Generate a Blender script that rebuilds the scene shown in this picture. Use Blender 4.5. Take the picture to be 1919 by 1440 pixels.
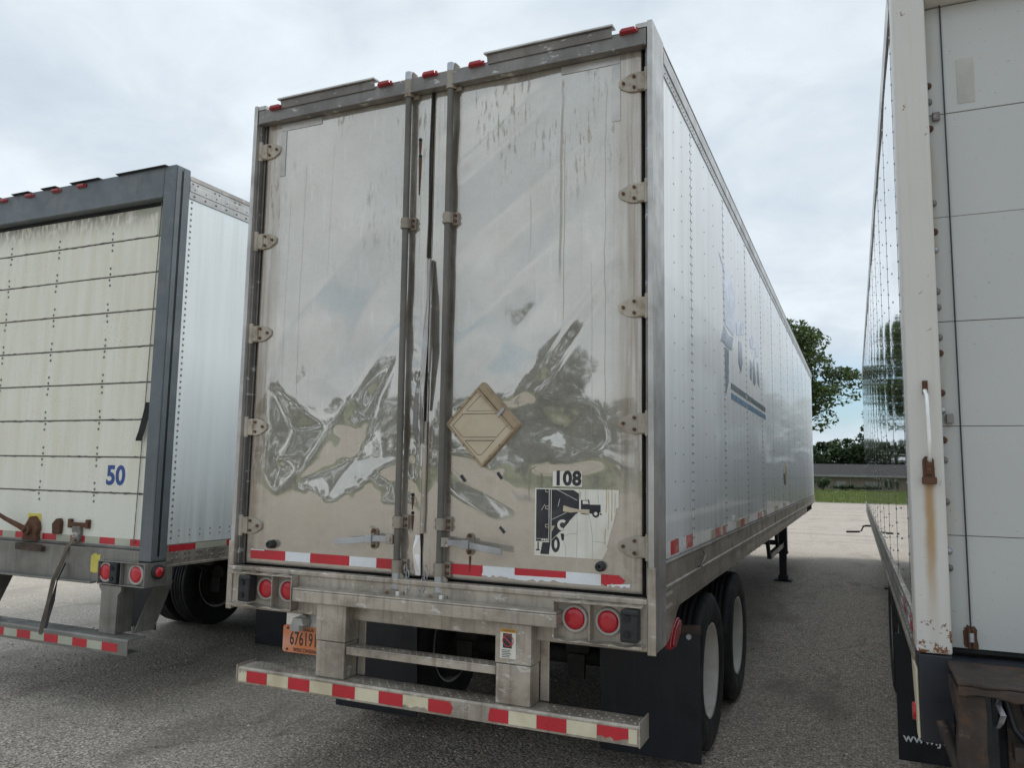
import bpy, math, random
import numpy as np
from mathutils import Matrix, Vector
random.seed(7)
for o in list(bpy.data.objects): bpy.data.objects.remove(o)
scn = bpy.context.scene
col = scn.collection
R = math.radians

# ------------------------------------------------------------------ camera
cam = bpy.data.cameras.new('camera'); cam_o = bpy.data.objects.new('camera', cam); col.objects.link(cam_o)
cam.sensor_width = 36.0; cam.lens = 1458.95 / 1919 * 36; cam.clip_end = 2000; cam.clip_start = 0.05
r_, u_, f_ = Vector((.91488, .40338, .01650)), Vector((.02931, -.10711, .99381)), Vector((-.40266, .90874, .10982))
cam_o.matrix_world = Matrix(((r_.x, u_.x, -f_.x, 2.18325), (r_.y, u_.y, -f_.y, -3.69237), (r_.z, u_.z, -f_.z, 1.80158), (0, 0, 0, 1)))
scn.camera = cam_o

# ------------------------------------------------------------------ node helpers
def nd(nt, typ, ins=None, **attrs):
    n = nt.nodes.new(typ)
    for k, v in attrs.items(): setattr(n, k, v)
    for k, v in (ins or {}).items():
        s = n.inputs[k]
        if hasattr(v, 'is_output') or isinstance(v, bpy.types.NodeSocket): nt.links.new(v, s)
        else:
            if s.type == 'RGBA' and hasattr(v, '__len__') and len(v) == 3: v = (*v, 1)
            s.default_value = v
    return n
def M(nt, op, a, b=0.0, c=0.0, clamp=False):
    n = nd(nt, 'ShaderNodeMath', {0: a, 1: b, 2: c}, operation=op); n.use_clamp = clamp
    return n.outputs[0]
def mr(nt, v, a, b, c=0.0, d=1.0, smooth=True):
    return nd(nt, 'ShaderNodeMapRange', {'Value': v, 'From Min': a, 'From Max': b, 'To Min': c, 'To Max': d},
              interpolation_type='SMOOTHSTEP' if smooth else 'LINEAR').outputs[0]
def mix(nt, f, a, b, blend='MIX'):
    n = nd(nt, 'ShaderNodeMix', None, data_type='RGBA', blend_type=blend)
    for k, v in ((0, f), (6, a), (7, b)):
        s = n.inputs[k]
        if isinstance(v, bpy.types.NodeSocket): nt.links.new(v, s)
        elif k: s.default_value = (*v, 1) if hasattr(v, '__len__') else (v, v, v, 1)
        else: s.default_value = v
    return n.outputs[2]
def pos(nt, s=None):
    p = nd(nt, 'ShaderNodeNewGeometry').outputs['Position']
    if s is None: return p
    return nd(nt, 'ShaderNodeVectorMath', {0: p, 1: s}, operation='MULTIPLY').outputs[0]
def noise(nt, vec, scale=1.0, detail=4.0, rough=.55, out=0):
    return nd(nt, 'ShaderNodeTexNoise', {'Vector': vec, 'Scale': scale, 'Detail': detail, 'Roughness': rough}).outputs[out]
def bump(nt, h, strength=.3, dist=.01, normal=None):
    i = {'Height': h, 'Strength': strength, 'Distance': dist}
    if normal is not None: i['Normal'] = normal
    return nd(nt, 'ShaderNodeBump', i).outputs[0]

# ------------------------------------------------------------------ sky, sun, exposure
SUN_EL, SUN_AZ = 54.0, 58.0           # sun behind thin cloud beyond the trailers' front ends
w = bpy.data.worlds.new('World'); scn.world = w; w.use_nodes = True
nt = w.node_tree; nt.nodes.clear()
sky = nd(nt, 'ShaderNodeTexSky', None, sky_type='NISHITA', sun_disc=False, sun_elevation=R(SUN_EL), sun_rotation=R(SUN_AZ), air_density=1.0, dust_density=1.5, ozone_density=1.0)
tc = nd(nt, 'ShaderNodeTexCoord').outputs['Generated']
sep = nd(nt, 'ShaderNodeSeparateXYZ', {0: tc})
zc = M(nt, 'MAXIMUM', sep.outputs[2], 0.0)
den = M(nt, 'ADD', zc, .30)
cv = nd(nt, 'ShaderNodeCombineXYZ', {0: M(nt, 'DIVIDE', sep.outputs[0], den), 1: M(nt, 'DIVIDE', sep.outputs[1], den), 2: 3.7}).outputs[0]
wp = nd(nt, 'ShaderNodeVectorMath', {0: cv, 1: nd(nt, 'ShaderNodeVectorMath', {0: noise(nt, cv, 2.1, 3, .5, 1), 'Scale': .35}, operation='SCALE').outputs[0]}, operation='ADD').outputs[0]
n1 = noise(nt, wp, 2.6, 7, .56); n2 = noise(nt, wp, .9, 4, .5)
tone = M(nt, 'ADD', M(nt, 'MULTIPLY', n1, .6), M(nt, 'MULTIPLY', n2, .4))
cloud = mix(nt, mr(nt, tone, .36, .66), (4.35, 5.0, 5.65), (6.3, 6.85, 7.3))
low = M(nt, 'MULTIPLY', mr(nt, sep.outputs[2], .035, .075), mr(nt, sep.outputs[2], .16, .10))
n3 = noise(nt, nd(nt, 'ShaderNodeVectorMath', {0: tc, 1: (2.2, 2.2, 16.0)}, operation='MULTIPLY').outputs[0], 1.0, 5, .5)
gap = M(nt, 'MULTIPLY', M(nt, 'MULTIPLY', low, mr(nt, sep.outputs[1], .1, .7)), mr(nt, n3, .32, .44))
gap2 = mr(nt, n2, .40, .28, 0, .5)
clear = M(nt, 'MAXIMUM', gap, gap2)
skyc = mix(nt, clear, cloud, mix(nt, .45, sky.outputs[0], (2.4, 4.6, 6.2)))
bg = nd(nt, 'ShaderNodeBackground', {'Color': skyc, 'Strength': .1})
nt.links.new(bg.outputs[0], nd(nt, 'ShaderNodeOutputWorld').inputs[0])
sl = bpy.data.lights.new('sun', 'SUN'); sl.energy = 1.5; sl.angle = R(22); sl.color = (1, .96, .9)
so = bpy.data.objects.new('sun', sl); col.objects.link(so)
sd = Vector((math.sin(R(SUN_AZ)) * math.cos(R(SUN_EL)), math.cos(R(SUN_AZ)) * math.cos(R(SUN_EL)), math.sin(R(SUN_EL))))
so.rotation_euler = (-sd).to_track_quat('-Z', 'Y').to_euler(); so.location = sd * 40
vs = scn.view_settings; vs.view_transform = 'Standard'; vs.look = 'None'; vs.gamma = 1; vs.use_curve_mapping = False; vs.exposure = .48
scn.render.engine = 'CYCLES'

# ------------------------------------------------------------------ materials
def mk(name):
    m = bpy.data.materials.new(name); m.use_nodes = True
    nt = m.node_tree; nt.nodes.clear()
    b = nd(nt, 'ShaderNodeBsdfPrincipled'); nt.links.new(b.outputs[0], nd(nt, 'ShaderNodeOutputMaterial').inputs[0])
    return m, nt, b
def put(nt, b, **k):
    for n, v in k.items():
        s = b.inputs[n.replace('_', ' ')]
        if isinstance(v, bpy.types.NodeSocket): nt.links.new(v, s)
        else: s.default_value = (*v, 1) if hasattr(v, '__len__') and len(v) == 3 else v
def wm(name, base, rough=.5, metal=0.0, var=.18, streak=0.0, dirt=0.0, dirtc=(.16, .12, .08), dscale=4.0, rust=0.0, rustth=.62, speck=0.0, bmp=.12, bscale=70, coat=0.0, rvar=.12, chip=0.0, chipc=(.7, .7, .68)):
    m, nt, b = mk(name)
    P = pos(nt)
    n1 = noise(nt, P, 3.1, 5, .6)
    c = mix(nt, mr(nt, n1, .3, .7), tuple(x * (1 - var) for x in base), tuple(min(1, x * (1 + var)) for x in base))
    if streak:
        s = noise(nt, pos(nt, (38, 38, 1.1)), 1, 4, .6)
        c = mix(nt, M(nt, 'MULTIPLY', mr(nt, s, .45, .8), streak), c, dirtc)
    ro = mr(nt, noise(nt, P, 9, 4), .3, .7, max(.02, rough - rvar), min(1, rough + rvar))
    if dirt:
        d = M(nt, 'MULTIPLY', mr(nt, noise(nt, P, dscale, 7, .66), .46, .72), dirt)
        c = mix(nt, d, c, dirtc); ro = M(nt, 'MAXIMUM', ro, M(nt, 'MULTIPLY', d, .75))
    if speck:
        sp = M(nt, 'MULTIPLY', mr(nt, noise(nt, P, 85, 3, .7), .63, .70), mr(nt, noise(nt, P, 2.3, 3), .40, .62))
        c = mix(nt, M(nt, 'MULTIPLY', sp, speck), c, (.07, .06, .05))
    if chip:
        ch = mr(nt, noise(nt, pos(nt, (9, 9, 22)), 1, 6, .7), .60, .635)
        c = mix(nt, M(nt, 'MULTIPLY', ch, chip), c, chipc)
    me = metal
    if rust:
        rm = M(nt, 'MULTIPLY', mr(nt, noise(nt, P, 6.5, 8, .7), rustth, rustth + .06), rust)
        rc = mix(nt, noise(nt, P, 45, 4, .7), (.05, .02, .012), (.26, .10, .035))
        c = mix(nt, rm, c, rc); ro = mix(nt, rm, ro, .9); me = M(nt, 'MULTIPLY', M(nt, 'SUBTRACT', 1.0, rm), metal)
    put(nt, b, Base_Color=c, Roughness=ro, Metallic=me, Coat_Weight=coat, Coat_Roughness=.08)
    if bmp: put(nt, b, Normal=bump(nt, noise(nt, P, bscale, 4, .6), bmp, .004))
    return m

MT = {}
# chip-seal gravel lot
m, nt, b = mk('gravel_chip'); P = pos(nt)
vo = nd(nt, 'ShaderNodeTexVoronoi', {'Vector': P, 'Scale': 46.0, 'Randomness': 1.0}, feature='F1')
vf = nd(nt, 'ShaderNodeTexVoronoi', {'Vector': P, 'Scale': 120.0, 'Randomness': 1.0}, feature='F1')
vc = nd(nt, 'ShaderNodeSeparateColor', {0: vo.outputs['Color']}); vd = nd(nt, 'ShaderNodeSeparateColor', {0: vf.outputs['Color']})
stone = mix(nt, vc.outputs[0], (.07, .06, .05), (.95, .85, .72))
stone = mix(nt, mr(nt, vc.outputs[1], .6, 1.0), stone, (.50, .38, .28))
small = mix(nt, vd.outputs[0], (.07, .06, .05), (.66, .58, .49))
binder = mr(nt, vo.outputs['Distance'], .30, .50)
c = mix(nt, binder, stone, small)
big = noise(nt, P, .35, 5, .6); med = noise(nt, pos(nt, (1.2, .45, 1)), 1, 6, .65)
c = mix(nt, mr(nt, big, .38, .7, 0, .45), c, (.42, .375, .32))
c = mix(nt, mr(nt, med, .50, .66, 0, .55), c, (.17, .145, .12))
oil = mr(nt, noise(nt, P, 1.7, 6, .7), .64, .72, 0, .7)
c = mix(nt, oil, c, (.06, .055, .05))
yd = nd(nt, 'ShaderNodeSeparateXYZ', {0: P}).outputs[1]
lit_ = M(nt, 'MAXIMUM', mr(nt, yd, 8, 20), mr(nt, nd(nt, 'ShaderNodeSeparateXYZ', {0: P}).outputs[0], -4.5, -6.5))
c = mix(nt, M(nt, 'MULTIPLY', lit_, .4), c, (.45, .41, .36))    # light on the ground clear of the trailers, painted in as paler chips
tr = noise(nt, pos(nt, (.10, 1.1, 1)), 1, 5, .6)
c = mix(nt, M(nt, 'MULTIPLY', mr(nt, yd, 12, 22), mr(nt, tr, .5, .62, 0, .5)), c, (.27, .235, .205))
cr_ = nd(nt, 'ShaderNodeTexVoronoi', {'Vector': nd(nt, 'ShaderNodeVectorMath', {0: P, 1: nd(nt, 'ShaderNodeVectorMath', {0: noise(nt, P, 2.0, 4, .6, 1), 'Scale': .5}, operation='SCALE').outputs[0]}, operation='ADD').outputs[0], 'Scale': .32}, feature='DISTANCE_TO_EDGE')
crk = M(nt, 'MULTIPLY', mr(nt, cr_.outputs['Distance'], .006, .0015), mr(nt, noise(nt, P, .6, 3), .5, .56))
c = mix(nt, M(nt, 'MULTIPLY', crk, .3), c, (.05, .045, .04))
hgt = M(nt, 'SUBTRACT', M(nt, 'ADD', M(nt, 'MULTIPLY', vc.outputs[2], .5), M(nt, 'MULTIPLY', vd.outputs[1], .2)), vo.outputs['Distance'])
put(nt, b, Base_Color=c, Roughness=.85, Normal=bump(nt, hgt, .8, .010)); MT['gravel'] = m
m, nt, b = mk('turf'); P = pos(nt)
put(nt, b, Base_Color=mix(nt, noise(nt, P, .8, 6, .6), (.075, .11, .025), (.16, .19, .06)), Roughness=.9, Normal=bump(nt, noise(nt, P, 14, 5, .7), .8, .05)); MT['turf'] = m
def leafm(name, a, c2, tr=.3):
    m, nt, b = mk(name); P = pos(nt)
    c = mix(nt, noise(nt, P, 1.7, 4, .6), a, c2)
    rnd = nd(nt, 'ShaderNodeNewGeometry').outputs['Random Per Island']
    c = mix(nt, mr(nt, rnd, 0, 1, 0, .5), c, tuple(x * 1.5 for x in c2))
    put(nt, b, Base_Color=c, Roughness=.6)
    t = nd(nt, 'ShaderNodeBsdfTranslucent', {'Color': c})
    mx = nd(nt, 'ShaderNodeMixShader', {0: tr, 1: b.outputs[0], 2: t.outputs[0]})
    nt.links.new(mx.outputs[0], [n for n in nt.nodes if n.type == 'OUTPUT_MATERIAL'][0].inputs[0]); return m
MT['leaf'] = leafm('tree_leaf', (.034, .060, .020), (.075, .11, .034), .35)
MT['leaf2'] = leafm('hedge_leaf', (.025, .05, .02), (.05, .085, .03))
MT['grass'] = leafm('grass_blade', (.10, .14, .03), (.17, .21, .06))
MT['bark'] = wm('bark', (.09, .07, .05), .9, bmp=.6, bscale=30)
# polished, weathered stainless door skin
m, nt, b = mk('door_steel'); P = pos(nt)
sx = nd(nt, 'ShaderNodeSeparateXYZ', {0: P}); X, Y, Z = sx.outputs[:3]
fine = noise(nt, P, 150, 3, .7); blot = noise(nt, P, 2.2, 6, .6)
vst = noise(nt, pos(nt, (30, 1, .8)), 1, 5, .6)
c = mix(nt, mr(nt, blot, .3, .7), (.50, .468, .415), (.60, .57, .52))
c = mix(nt, mr(nt, fine, .5, .75, 0, .35), c, (.42, .40, .37))
edge = mr(nt, M(nt, 'ABSOLUTE', X), 1.02, 1.2)
c = mix(nt, M(nt, 'MULTIPLY', edge, mr(nt, vst, .36, .62, .05, .9)), c, (.30, .225, .165))
c = mix(nt, M(nt, 'MULTIPLY', mr(nt, vst, .55, .75), .30), c, (.38, .33, .27))
# dried drip marks of their own, thick below the header and thinning downwards
dn = noise(nt, pos(nt, (46, 1, 7.5)), 1, 6, .66); dm = noise(nt, pos(nt, (2.9, 1, 1.5)), 1, 3, .5)
drip = M(nt, 'MULTIPLY', M(nt, 'MULTIPLY', mr(nt, dn, .53, .61), mr(nt, dm, .48, .58)), mr(nt, Z, 2.6, 3.75))
def trail(x0, w_, za, zb, wob=.02, k=1.0):
    wx = M(nt, 'ADD', x0, M(nt, 'MULTIPLY', M(nt, 'SUBTRACT', noise(nt, pos(nt, (0, 0, 2.2)), 1, 5, .6), .5), wob))
    a = mr(nt, M(nt, 'ABSOLUTE', M(nt, 'SUBTRACT', X, wx)), w_, w_ * .4)
    return M(nt, 'MULTIPLY', M(nt, 'MULTIPLY', a, k), M(nt, 'MULTIPLY', mr(nt, Z, za, za + .15), mr(nt, Z, zb, zb - .05)))
for t_ in ((.792, .010, 2.75, 3.92, .03, .9), (.812, .004, 2.5, 3.6, .03, .8), (1.035, .004, 2.05, 3.85, .05, .7), (.965, .003, 1.9, 2.9, .04, .6), (-.90, .004, 2.1, 3.7, .03, .6), (-1.01, .003, 2.2, 3.5, .03, .6), (-.70, .003, 2.9, 3.8, .03, .5), (.62, .004, 2.9, 3.3, .03, .6)):
    drip = M(nt, 'MAXIMUM', drip, trail(*t_))
c = mix(nt, M(nt, 'MULTIPLY', drip, .62), c, (.22, .18, .135))
for xr in (-.112, .165):     # rust and grime beside each lock rod, with the rod's own shade painted in
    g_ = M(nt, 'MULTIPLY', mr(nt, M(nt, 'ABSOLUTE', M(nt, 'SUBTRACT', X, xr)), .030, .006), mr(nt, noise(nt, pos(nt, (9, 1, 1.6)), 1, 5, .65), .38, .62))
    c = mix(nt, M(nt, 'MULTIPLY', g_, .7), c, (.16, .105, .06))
grn = noise(nt, P, 240, 2, .6); c = mix(nt, mr(nt, grn, .52, .68, 0, .45), c, (.24, .22, .19))
sc = mr(nt, noise(nt, pos(nt, (22, 1, 3.2)), 1, 5, .62), .56, .72, 0, .45); c = mix(nt, sc, c, (.70, .69, .67))
ru = noise(nt, pos(nt, (60, 1, 1.4)), 1, 4, .6)
seam = M(nt, 'MULTIPLY', mr(nt, M(nt, 'ABSOLUTE', X), .13, .06), mr(nt, ru, .5, .7))
c = mix(nt, M(nt, 'MULTIPLY', seam, .55), c, (.27, .16, .08))
dust = M(nt, 'MULTIPLY', mr(nt, Z, 1.75, 1.25), mr(nt, blot, .25, .6, .25, .8))
c = mix(nt, M(nt, 'MULTIPLY', dust, .6), c, (.33, .285, .235))
sw = nd(nt, 'ShaderNodeTexNoise', {'Vector': P, 'Scale': 3.4, 'Detail': 4.0, 'Roughness': .5, 'Distortion': 3.2}).outputs[0]
c = mix(nt, M(nt, 'MULTIPLY', mr(nt, Z, 1.95, 1.6), mr(nt, sw, .42, .60, 0, .55)), c, (.52, .48, .42))
scuff = noise(nt, pos(nt, (5, 1, 7)), 1, 6, .7)
film = M(nt, 'ADD', mr(nt, Z, 1.7, 3.2, .42, .44), M(nt, 'MULTIPLY', M(nt, 'SUBTRACT', scuff, .5), .5))
film = M(nt, 'ADD', film, M(nt, 'ADD', M(nt, 'MULTIPLY', edge, .35), M(nt, 'ADD', M(nt, 'MULTIPLY', dust, .38), M(nt, 'MULTIPLY', drip, .4))), clamp=True)
nb = bump(nt, noise(nt, pos(nt, (3.5, 1, 2.6)), 1, 3, .5), .07, .012)
nf = bump(nt, fine, .10, .002, nb)
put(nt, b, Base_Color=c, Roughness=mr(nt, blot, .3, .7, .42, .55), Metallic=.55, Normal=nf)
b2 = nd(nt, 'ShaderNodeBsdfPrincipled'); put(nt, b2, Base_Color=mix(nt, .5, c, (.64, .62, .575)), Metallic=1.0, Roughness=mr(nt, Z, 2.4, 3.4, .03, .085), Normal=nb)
mx = nd(nt, 'ShaderNodeMixShader', {0: film, 1: b2.outputs[0], 2: b.outputs[0]})
nt.links.new(mx.outputs[0], [n for n in nt.nodes if n.type == 'OUTPUT_MATERIAL'][0].inputs[0]); MT['door_steel'] = m
MT['alu'] = wm('aged_aluminium', (.43, .39, .335), .46, .5, var=.25, streak=.6, dirt=.7, dirtc=(.17, .135, .10), bmp=.2, rust=.35, rustth=.69, speck=.5, chip=.55, chipc=(.72, .71, .69))
MT['repair'] = wm('repair_strip_metal', (.50, .485, .455), .42, .6, streak=.2, dirt=.3, dirtc=(.35, .31, .26))
MT['alu_clean'] = wm('rail_aluminium', (.50, .49, .475), .40, .7, streak=.4, dirt=.5, dirtc=(.24, .22, .19))
MT['alu_bright'] = wm('bright_aluminium', (.78, .78, .77), .4, .6, streak=.15, dirt=.2, dirtc=(.5, .48, .44))
MT['alu_rail'] = wm('side_rail_aluminium', (.36, .33, .285), .5, .45, streak=.5, dirt=.5, dirtc=(.19, .16, .12))
MT['jamb'] = wm('jamb_metal', (.22, .21, .20), .5, .5, streak=.4, dirt=.5, dirtc=(.1, .09, .08), chip=.6)
MT['rod'] = wm('rod_steel', (.12, .116, .105), .5, .15, streak=.3, dirt=.35, dirtc=(.2, .15, .1))
MT['cast'] = wm('cast_bracket', (.30, .27, .225), .55, .3, dirt=.5, dirtc=(.2, .15, .1), rust=.8, rustth=.60)
MT['zinc'] = wm('zinc_steel', (.42, .44, .47), .4, .7, dirt=.45, dirtc=(.2, .18, .15))
MT['hinge'] = wm('hinge_plate', (.43, .39, .325), .6, .2, var=.25, dirt=.75, dscale=16, dirtc=(.22, .165, .11), rust=.5, rustth=.66, bmp=.2)
MT['rust'] = wm('rusty_bolt', (.12, .06, .035), .85, .2, dirt=.5, dirtc=(.05, .03, .02), bmp=.4)
MT['rust_plate'] = wm('rusty_plate', (.052, .042, .037), .7, .3, streak=.2, dirt=.7, dirtc=(.17, .082, .04), dscale=7, chip=.25, chipc=(.22, .16, .11), bmp=.6, bscale=40, rvar=.2)
MT['red_tape'] = wm('red_tape', (.50, .022, .035), .35, var=.12, dirt=.2, dirtc=(.3, .05, .04), bmp=.04)
MT['white_tape'] = wm('white_tape', (.74, .77, .80), .35, var=.06, dirt=.2, dirtc=(.5, .5, .48), bmp=.04)
MT['cream_tape'] = wm('cream_tape', (.66, .60, .44), .45, var=.12, dirt=.5, dirtc=(.42, .34, .2), bmp=.05)
MT['green_tape'] = wm('greenish_tape', (.44, .45, .36), .45, var=.1, dirt=.4, dirtc=(.3, .3, .22), bmp=.05)
MT['lens'] = wm('red_lens', (.50, .012, .025), .22, var=.15, dirt=.2, dirtc=(.25, .03, .03), bmp=.15, bscale=160, coat=.3)
MT['lens_dark'] = wm('dark_red_lens', (.30, .012, .02), .3, var=.2, bmp=.1, coat=.4)
MT['ring'] = wm('lamp_ring', (.40, .39, .36), .55, dirt=.4)
MT['rubber'] = wm('black_rubber', (.016, .017, .019), .6, var=.3, dirt=.3, dirtc=(.06, .055, .05), bmp=.3)
MT['flap'] = wm('mudflap_rubber', (.010, .013, .019), .45, var=.25, streak=.25, dirtc=(.035, .036, .04), bmp=.05)
MT['tyre'] = wm('tyre_rubber', (.017, .018, .020), .7, var=.3, dirt=.35, dirtc=(.06, .055, .05), bmp=.25, bscale=40)
MT['rim'] = wm('white_rim', (.56, .545, .51), .5, var=.1, dirt=.45, dirtc=(.34, .29, .23), bmp=.05)
MT['chassis'] = wm('dark_chassis', (.03, .028, .026), .8, dirt=.5, dirtc=(.06, .045, .035))
MT['black'] = wm('black_gap', (.008, .009, .010), .7, bmp=0)
# white side skins
def paint(name, base, rough, streak, wav, metal=0.0, coat=.6):
    m, nt, b = mk(name); P = pos(nt)
    st = noise(nt, pos(nt, (1, 9, .5)), 1, 5, .6)
    c = mix(nt, mr(nt, st, .35, .75), base, tuple(x * .86 for x in base))
    c = mix(nt, mr(nt, noise(nt, P, 60, 3, .7), .62, .72, 0, streak), c, (.3, .3, .28))
    zz = nd(nt, 'ShaderNodeSeparateXYZ', {0: P}).outputs[2]
    c = mix(nt, M(nt, 'MULTIPLY', mr(nt, zz, 1.75, 1.3), mr(nt, st, .3, .7, .1, .5)), c, (.40, .38, .34))
    nb = bump(nt, noise(nt, pos(nt, (1, 1.6, .25)), 1, 2, .5), wav, .03)
    put(nt, b, Base_Color=c, Roughness=rough, Metallic=metal, Coat_Weight=coat, Coat_Roughness=.035, Normal=nb); return m
MT['white_skin'] = paint('white_side_skin', (.82, .865, .89), .45, .2, .05, coat=.25)
MT['white_skin2'] = paint('pale_side_skin', (.74, .79, .80), .40, .25, .05, coat=.2)
MT['mirror_skin'] = paint('polished_side_skin', (.70, .71, .72), .035, .0, .03, metal=.97, coat=0)
MT['decal_lav'] = wm('faded_lavender_decal', (.50, .55, .68), .3, var=.06, bmp=0, coat=.5)
MT['decal_grey'] = wm('faded_grey_decal', (.22, .26, .34), .3, var=.12, bmp=0, coat=.5)
MT['decal_blue'] = wm('faded_blue_decal', (.13, .27, .45), .3, var=.12, bmp=0, coat=.5)
MT['decal_dark'] = wm('stripe_grey_decal', (.12, .14, .17), .3, var=.12, bmp=0, coat=.5)
MT['sticker'] = wm('white_sticker', (.70, .69, .63), .4, .0, var=.08, streak=.3, dirt=.35, dirtc=(.45, .36, .22), bmp=.05)
MT['stain'] = wm('brown_stain', (.46, .36, .22), .55, var=.25, dirt=.5, dirtc=(.6, .55, .45), dscale=30, bmp=0)
MT['ink'] = wm('black_ink', (.022, .022, .030), .4, var=.2, dirt=.12, dirtc=(.3, .3, .28), dscale=9, bmp=.03)
MT['blue_ink'] = wm('blue_ink', (.02, .07, .27), .35, var=.15, bmp=0)
MT['plate'] = wm('orange_plate', (.62, .20, .075), .45, var=.1, dirt=.5, dirtc=(.66, .42, .36), bmp=.05)
MT['yellow'] = wm('yellow_label', (.62, .54, .10), .5, dirt=.5, dirtc=(.3, .28, .12), dscale=20)
MT['orange'] = wm('orange_label', (.62, .30, .04), .5, bmp=0)
MT['redline'] = wm('red_line', (.50, .06, .06), .5, bmp=0)
MT['tan_plate'] = wm('tan_placard', (.50, .43, .32), .55, .1, var=.1, dirt=.55, dirtc=(.36, .25, .14), speck=.7, dscale=5)
MT['tan_rim'] = wm('tan_placard_rim', (.34, .26, .17), .6, .1, var=.2, dirt=.6, dirtc=(.14, .085, .045), dscale=14)
# left trailer
MT['slate'] = wm('slate_paint', (.115, .135, .15), .45, .1, var=.12, streak=.25, dirtc=(.2, .2, .19), dirt=.35, speck=.2, chip=.2, chipc=(.3, .31, .31))
MT['grey_sill'] = wm('galvanised_sill', (.24, .235, .215), .5, .5, streak=.5, dirt=.45, dirtc=(.12, .10, .08), rust=.6, rustth=.68)
m, nt, b = mk('cream_door'); P = pos(nt); sx = nd(nt, 'ShaderNodeSeparateXYZ', {0: P}); Z = sx.outputs[2]
st = noise(nt, pos(nt, (14, 1, 1.2)), 1, 5, .6)
c = mix(nt, mr(nt, st, .3, .7), (.71, .69, .57), (.78, .77, .68))
c = mix(nt, mr(nt, Z, 1.9, 1.4, 0, .6), c, (.72, .73, .67))
sp = M(nt, 'MULTIPLY', mr(nt, noise(nt, P, 70, 4, .7), .58, .68), mr(nt, noise(nt, P, 1.8, 4), .36, .62))
c = mix(nt, M(nt, 'MULTIPLY', sp, .55), c, (.16, .15, .12))
mold = M(nt, 'MULTIPLY', mr(nt, Z, 3.62, 3.90), mr(nt, noise(nt, pos(nt, (30, 1, 9)), 1, 6, .65), .34, .6))
c = mix(nt, M(nt, 'MULTIPLY', mold, .9), c, (.13, .115, .10))
put(nt, b, Base_Color=c, Roughness=.5, Normal=bump(nt, noise(nt, P, 40, 4), .06, .004)); MT['cream_door'] = m
MT['grime'] = wm('seam_grime', (.10, .09, .085), .85, dirt=.5, dirtc=(.25, .23, .2), dscale=25)
MT['strap'] = wm('worn_webbing', (.12, .10, .08), .9, dirt=.5, dirtc=(.22, .17, .12), bmp=.5, bscale=200)
# right trailer
m, nt, b = mk('white_door'); P = pos(nt)
c = mix(nt, noise(nt, P, 2.5, 5), (.44, .455, .44), (.50, .51, .495))
sp = mr(nt, noise(nt, P, 55, 3, .7), .66, .72)
c = mix(nt, M(nt, 'MULTIPLY', sp, .5), c, (.2, .19, .17))
X = nd(nt, 'ShaderNodeSeparateXYZ', {0: P}).outputs[0]
yl = M(nt, 'MULTIPLY', mr(nt, X, 2.56, 2.51), mr(nt, noise(nt, pos(nt, (20, 1, 2.4)), 1, 4), .45, .7))
c = mix(nt, M(nt, 'MULTIPLY', yl, .6), c, (.44, .34, .20))
put(nt, b, Base_Color=c, Roughness=.42, Normal=bump(nt, noise(nt, P, 50, 3), .05, .003)); MT['white_door'] = m
m, nt, b = mk('white_post'); P = pos(nt); sx = nd(nt, 'ShaderNodeSeparateXYZ', {0: P}); X, Y, Z = sx.outputs[:3]
c = mix(nt, noise(nt, P, 2.5, 5), (.55, .54, .505), (.62, .61, .58))
vs_ = noise(nt, pos(nt, (28, 28, .9)), 1, 4, .6)
c = mix(nt, mr(nt, vs_, .5, .8, 0, .5), c, (.52, .45, .32))
bl = M(nt, 'MULTIPLY', mr(nt, M(nt, 'ABSOLUTE', M(nt, 'SUBTRACT', X, M(nt, 'ADD', 2.447, M(nt, 'MULTIPLY', M(nt, 'SUBTRACT', noise(nt, P, 5), .5), .03)))), .030, .004), M(nt, 'MULTIPLY', mr(nt, Z, 1.80, 1.77), mr(nt, Z, 1.15, 1.6, .12, 1)))
c = mix(nt, M(nt, 'MULTIPLY', bl, .9), c, (.36, .22, .09))
low = mr(nt, Z, 1.32, 1.09)
rmk = mr(nt, M(nt, 'ADD', noise(nt, P, 20, 7, .7), M(nt, 'MULTIPLY', low, .14)), .66, .69)
rc = mix(nt, noise(nt, P, 60, 4), (.07, .03, .015), (.30, .12, .04))
c = mix(nt, rmk, c, rc)
put(nt, b, Base_Color=c, Roughness=.45, Normal=bump(nt, noise(nt, P, 60, 4), .08, .003)); MT['white_post'] = m
MT['navy'] = wm('navy_black_paint', (.016, .020, .028), .45, rust=.4, rustth=.66, speck=.4)
MT['chrome'] = wm('chrome', (.75, .75, .74), .15, 1.0, dirt=.3, bmp=.05)
MT['wall'] = wm('tan_wall', (.20, .165, .135), .85, var=.08)
MT['roofing'] = wm('grey_shingle', (.018, .0175, .019), .9, var=.2)
MT['trim'] = wm('grey_trim', (.26, .26, .26), .6)
MT['glass'] = wm('window_glass', (.03, .035, .04), .08, coat=.5, bmp=0)
MT['curb'] = wm('concrete_kerb', (.34, .33, .31), .85)

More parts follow.
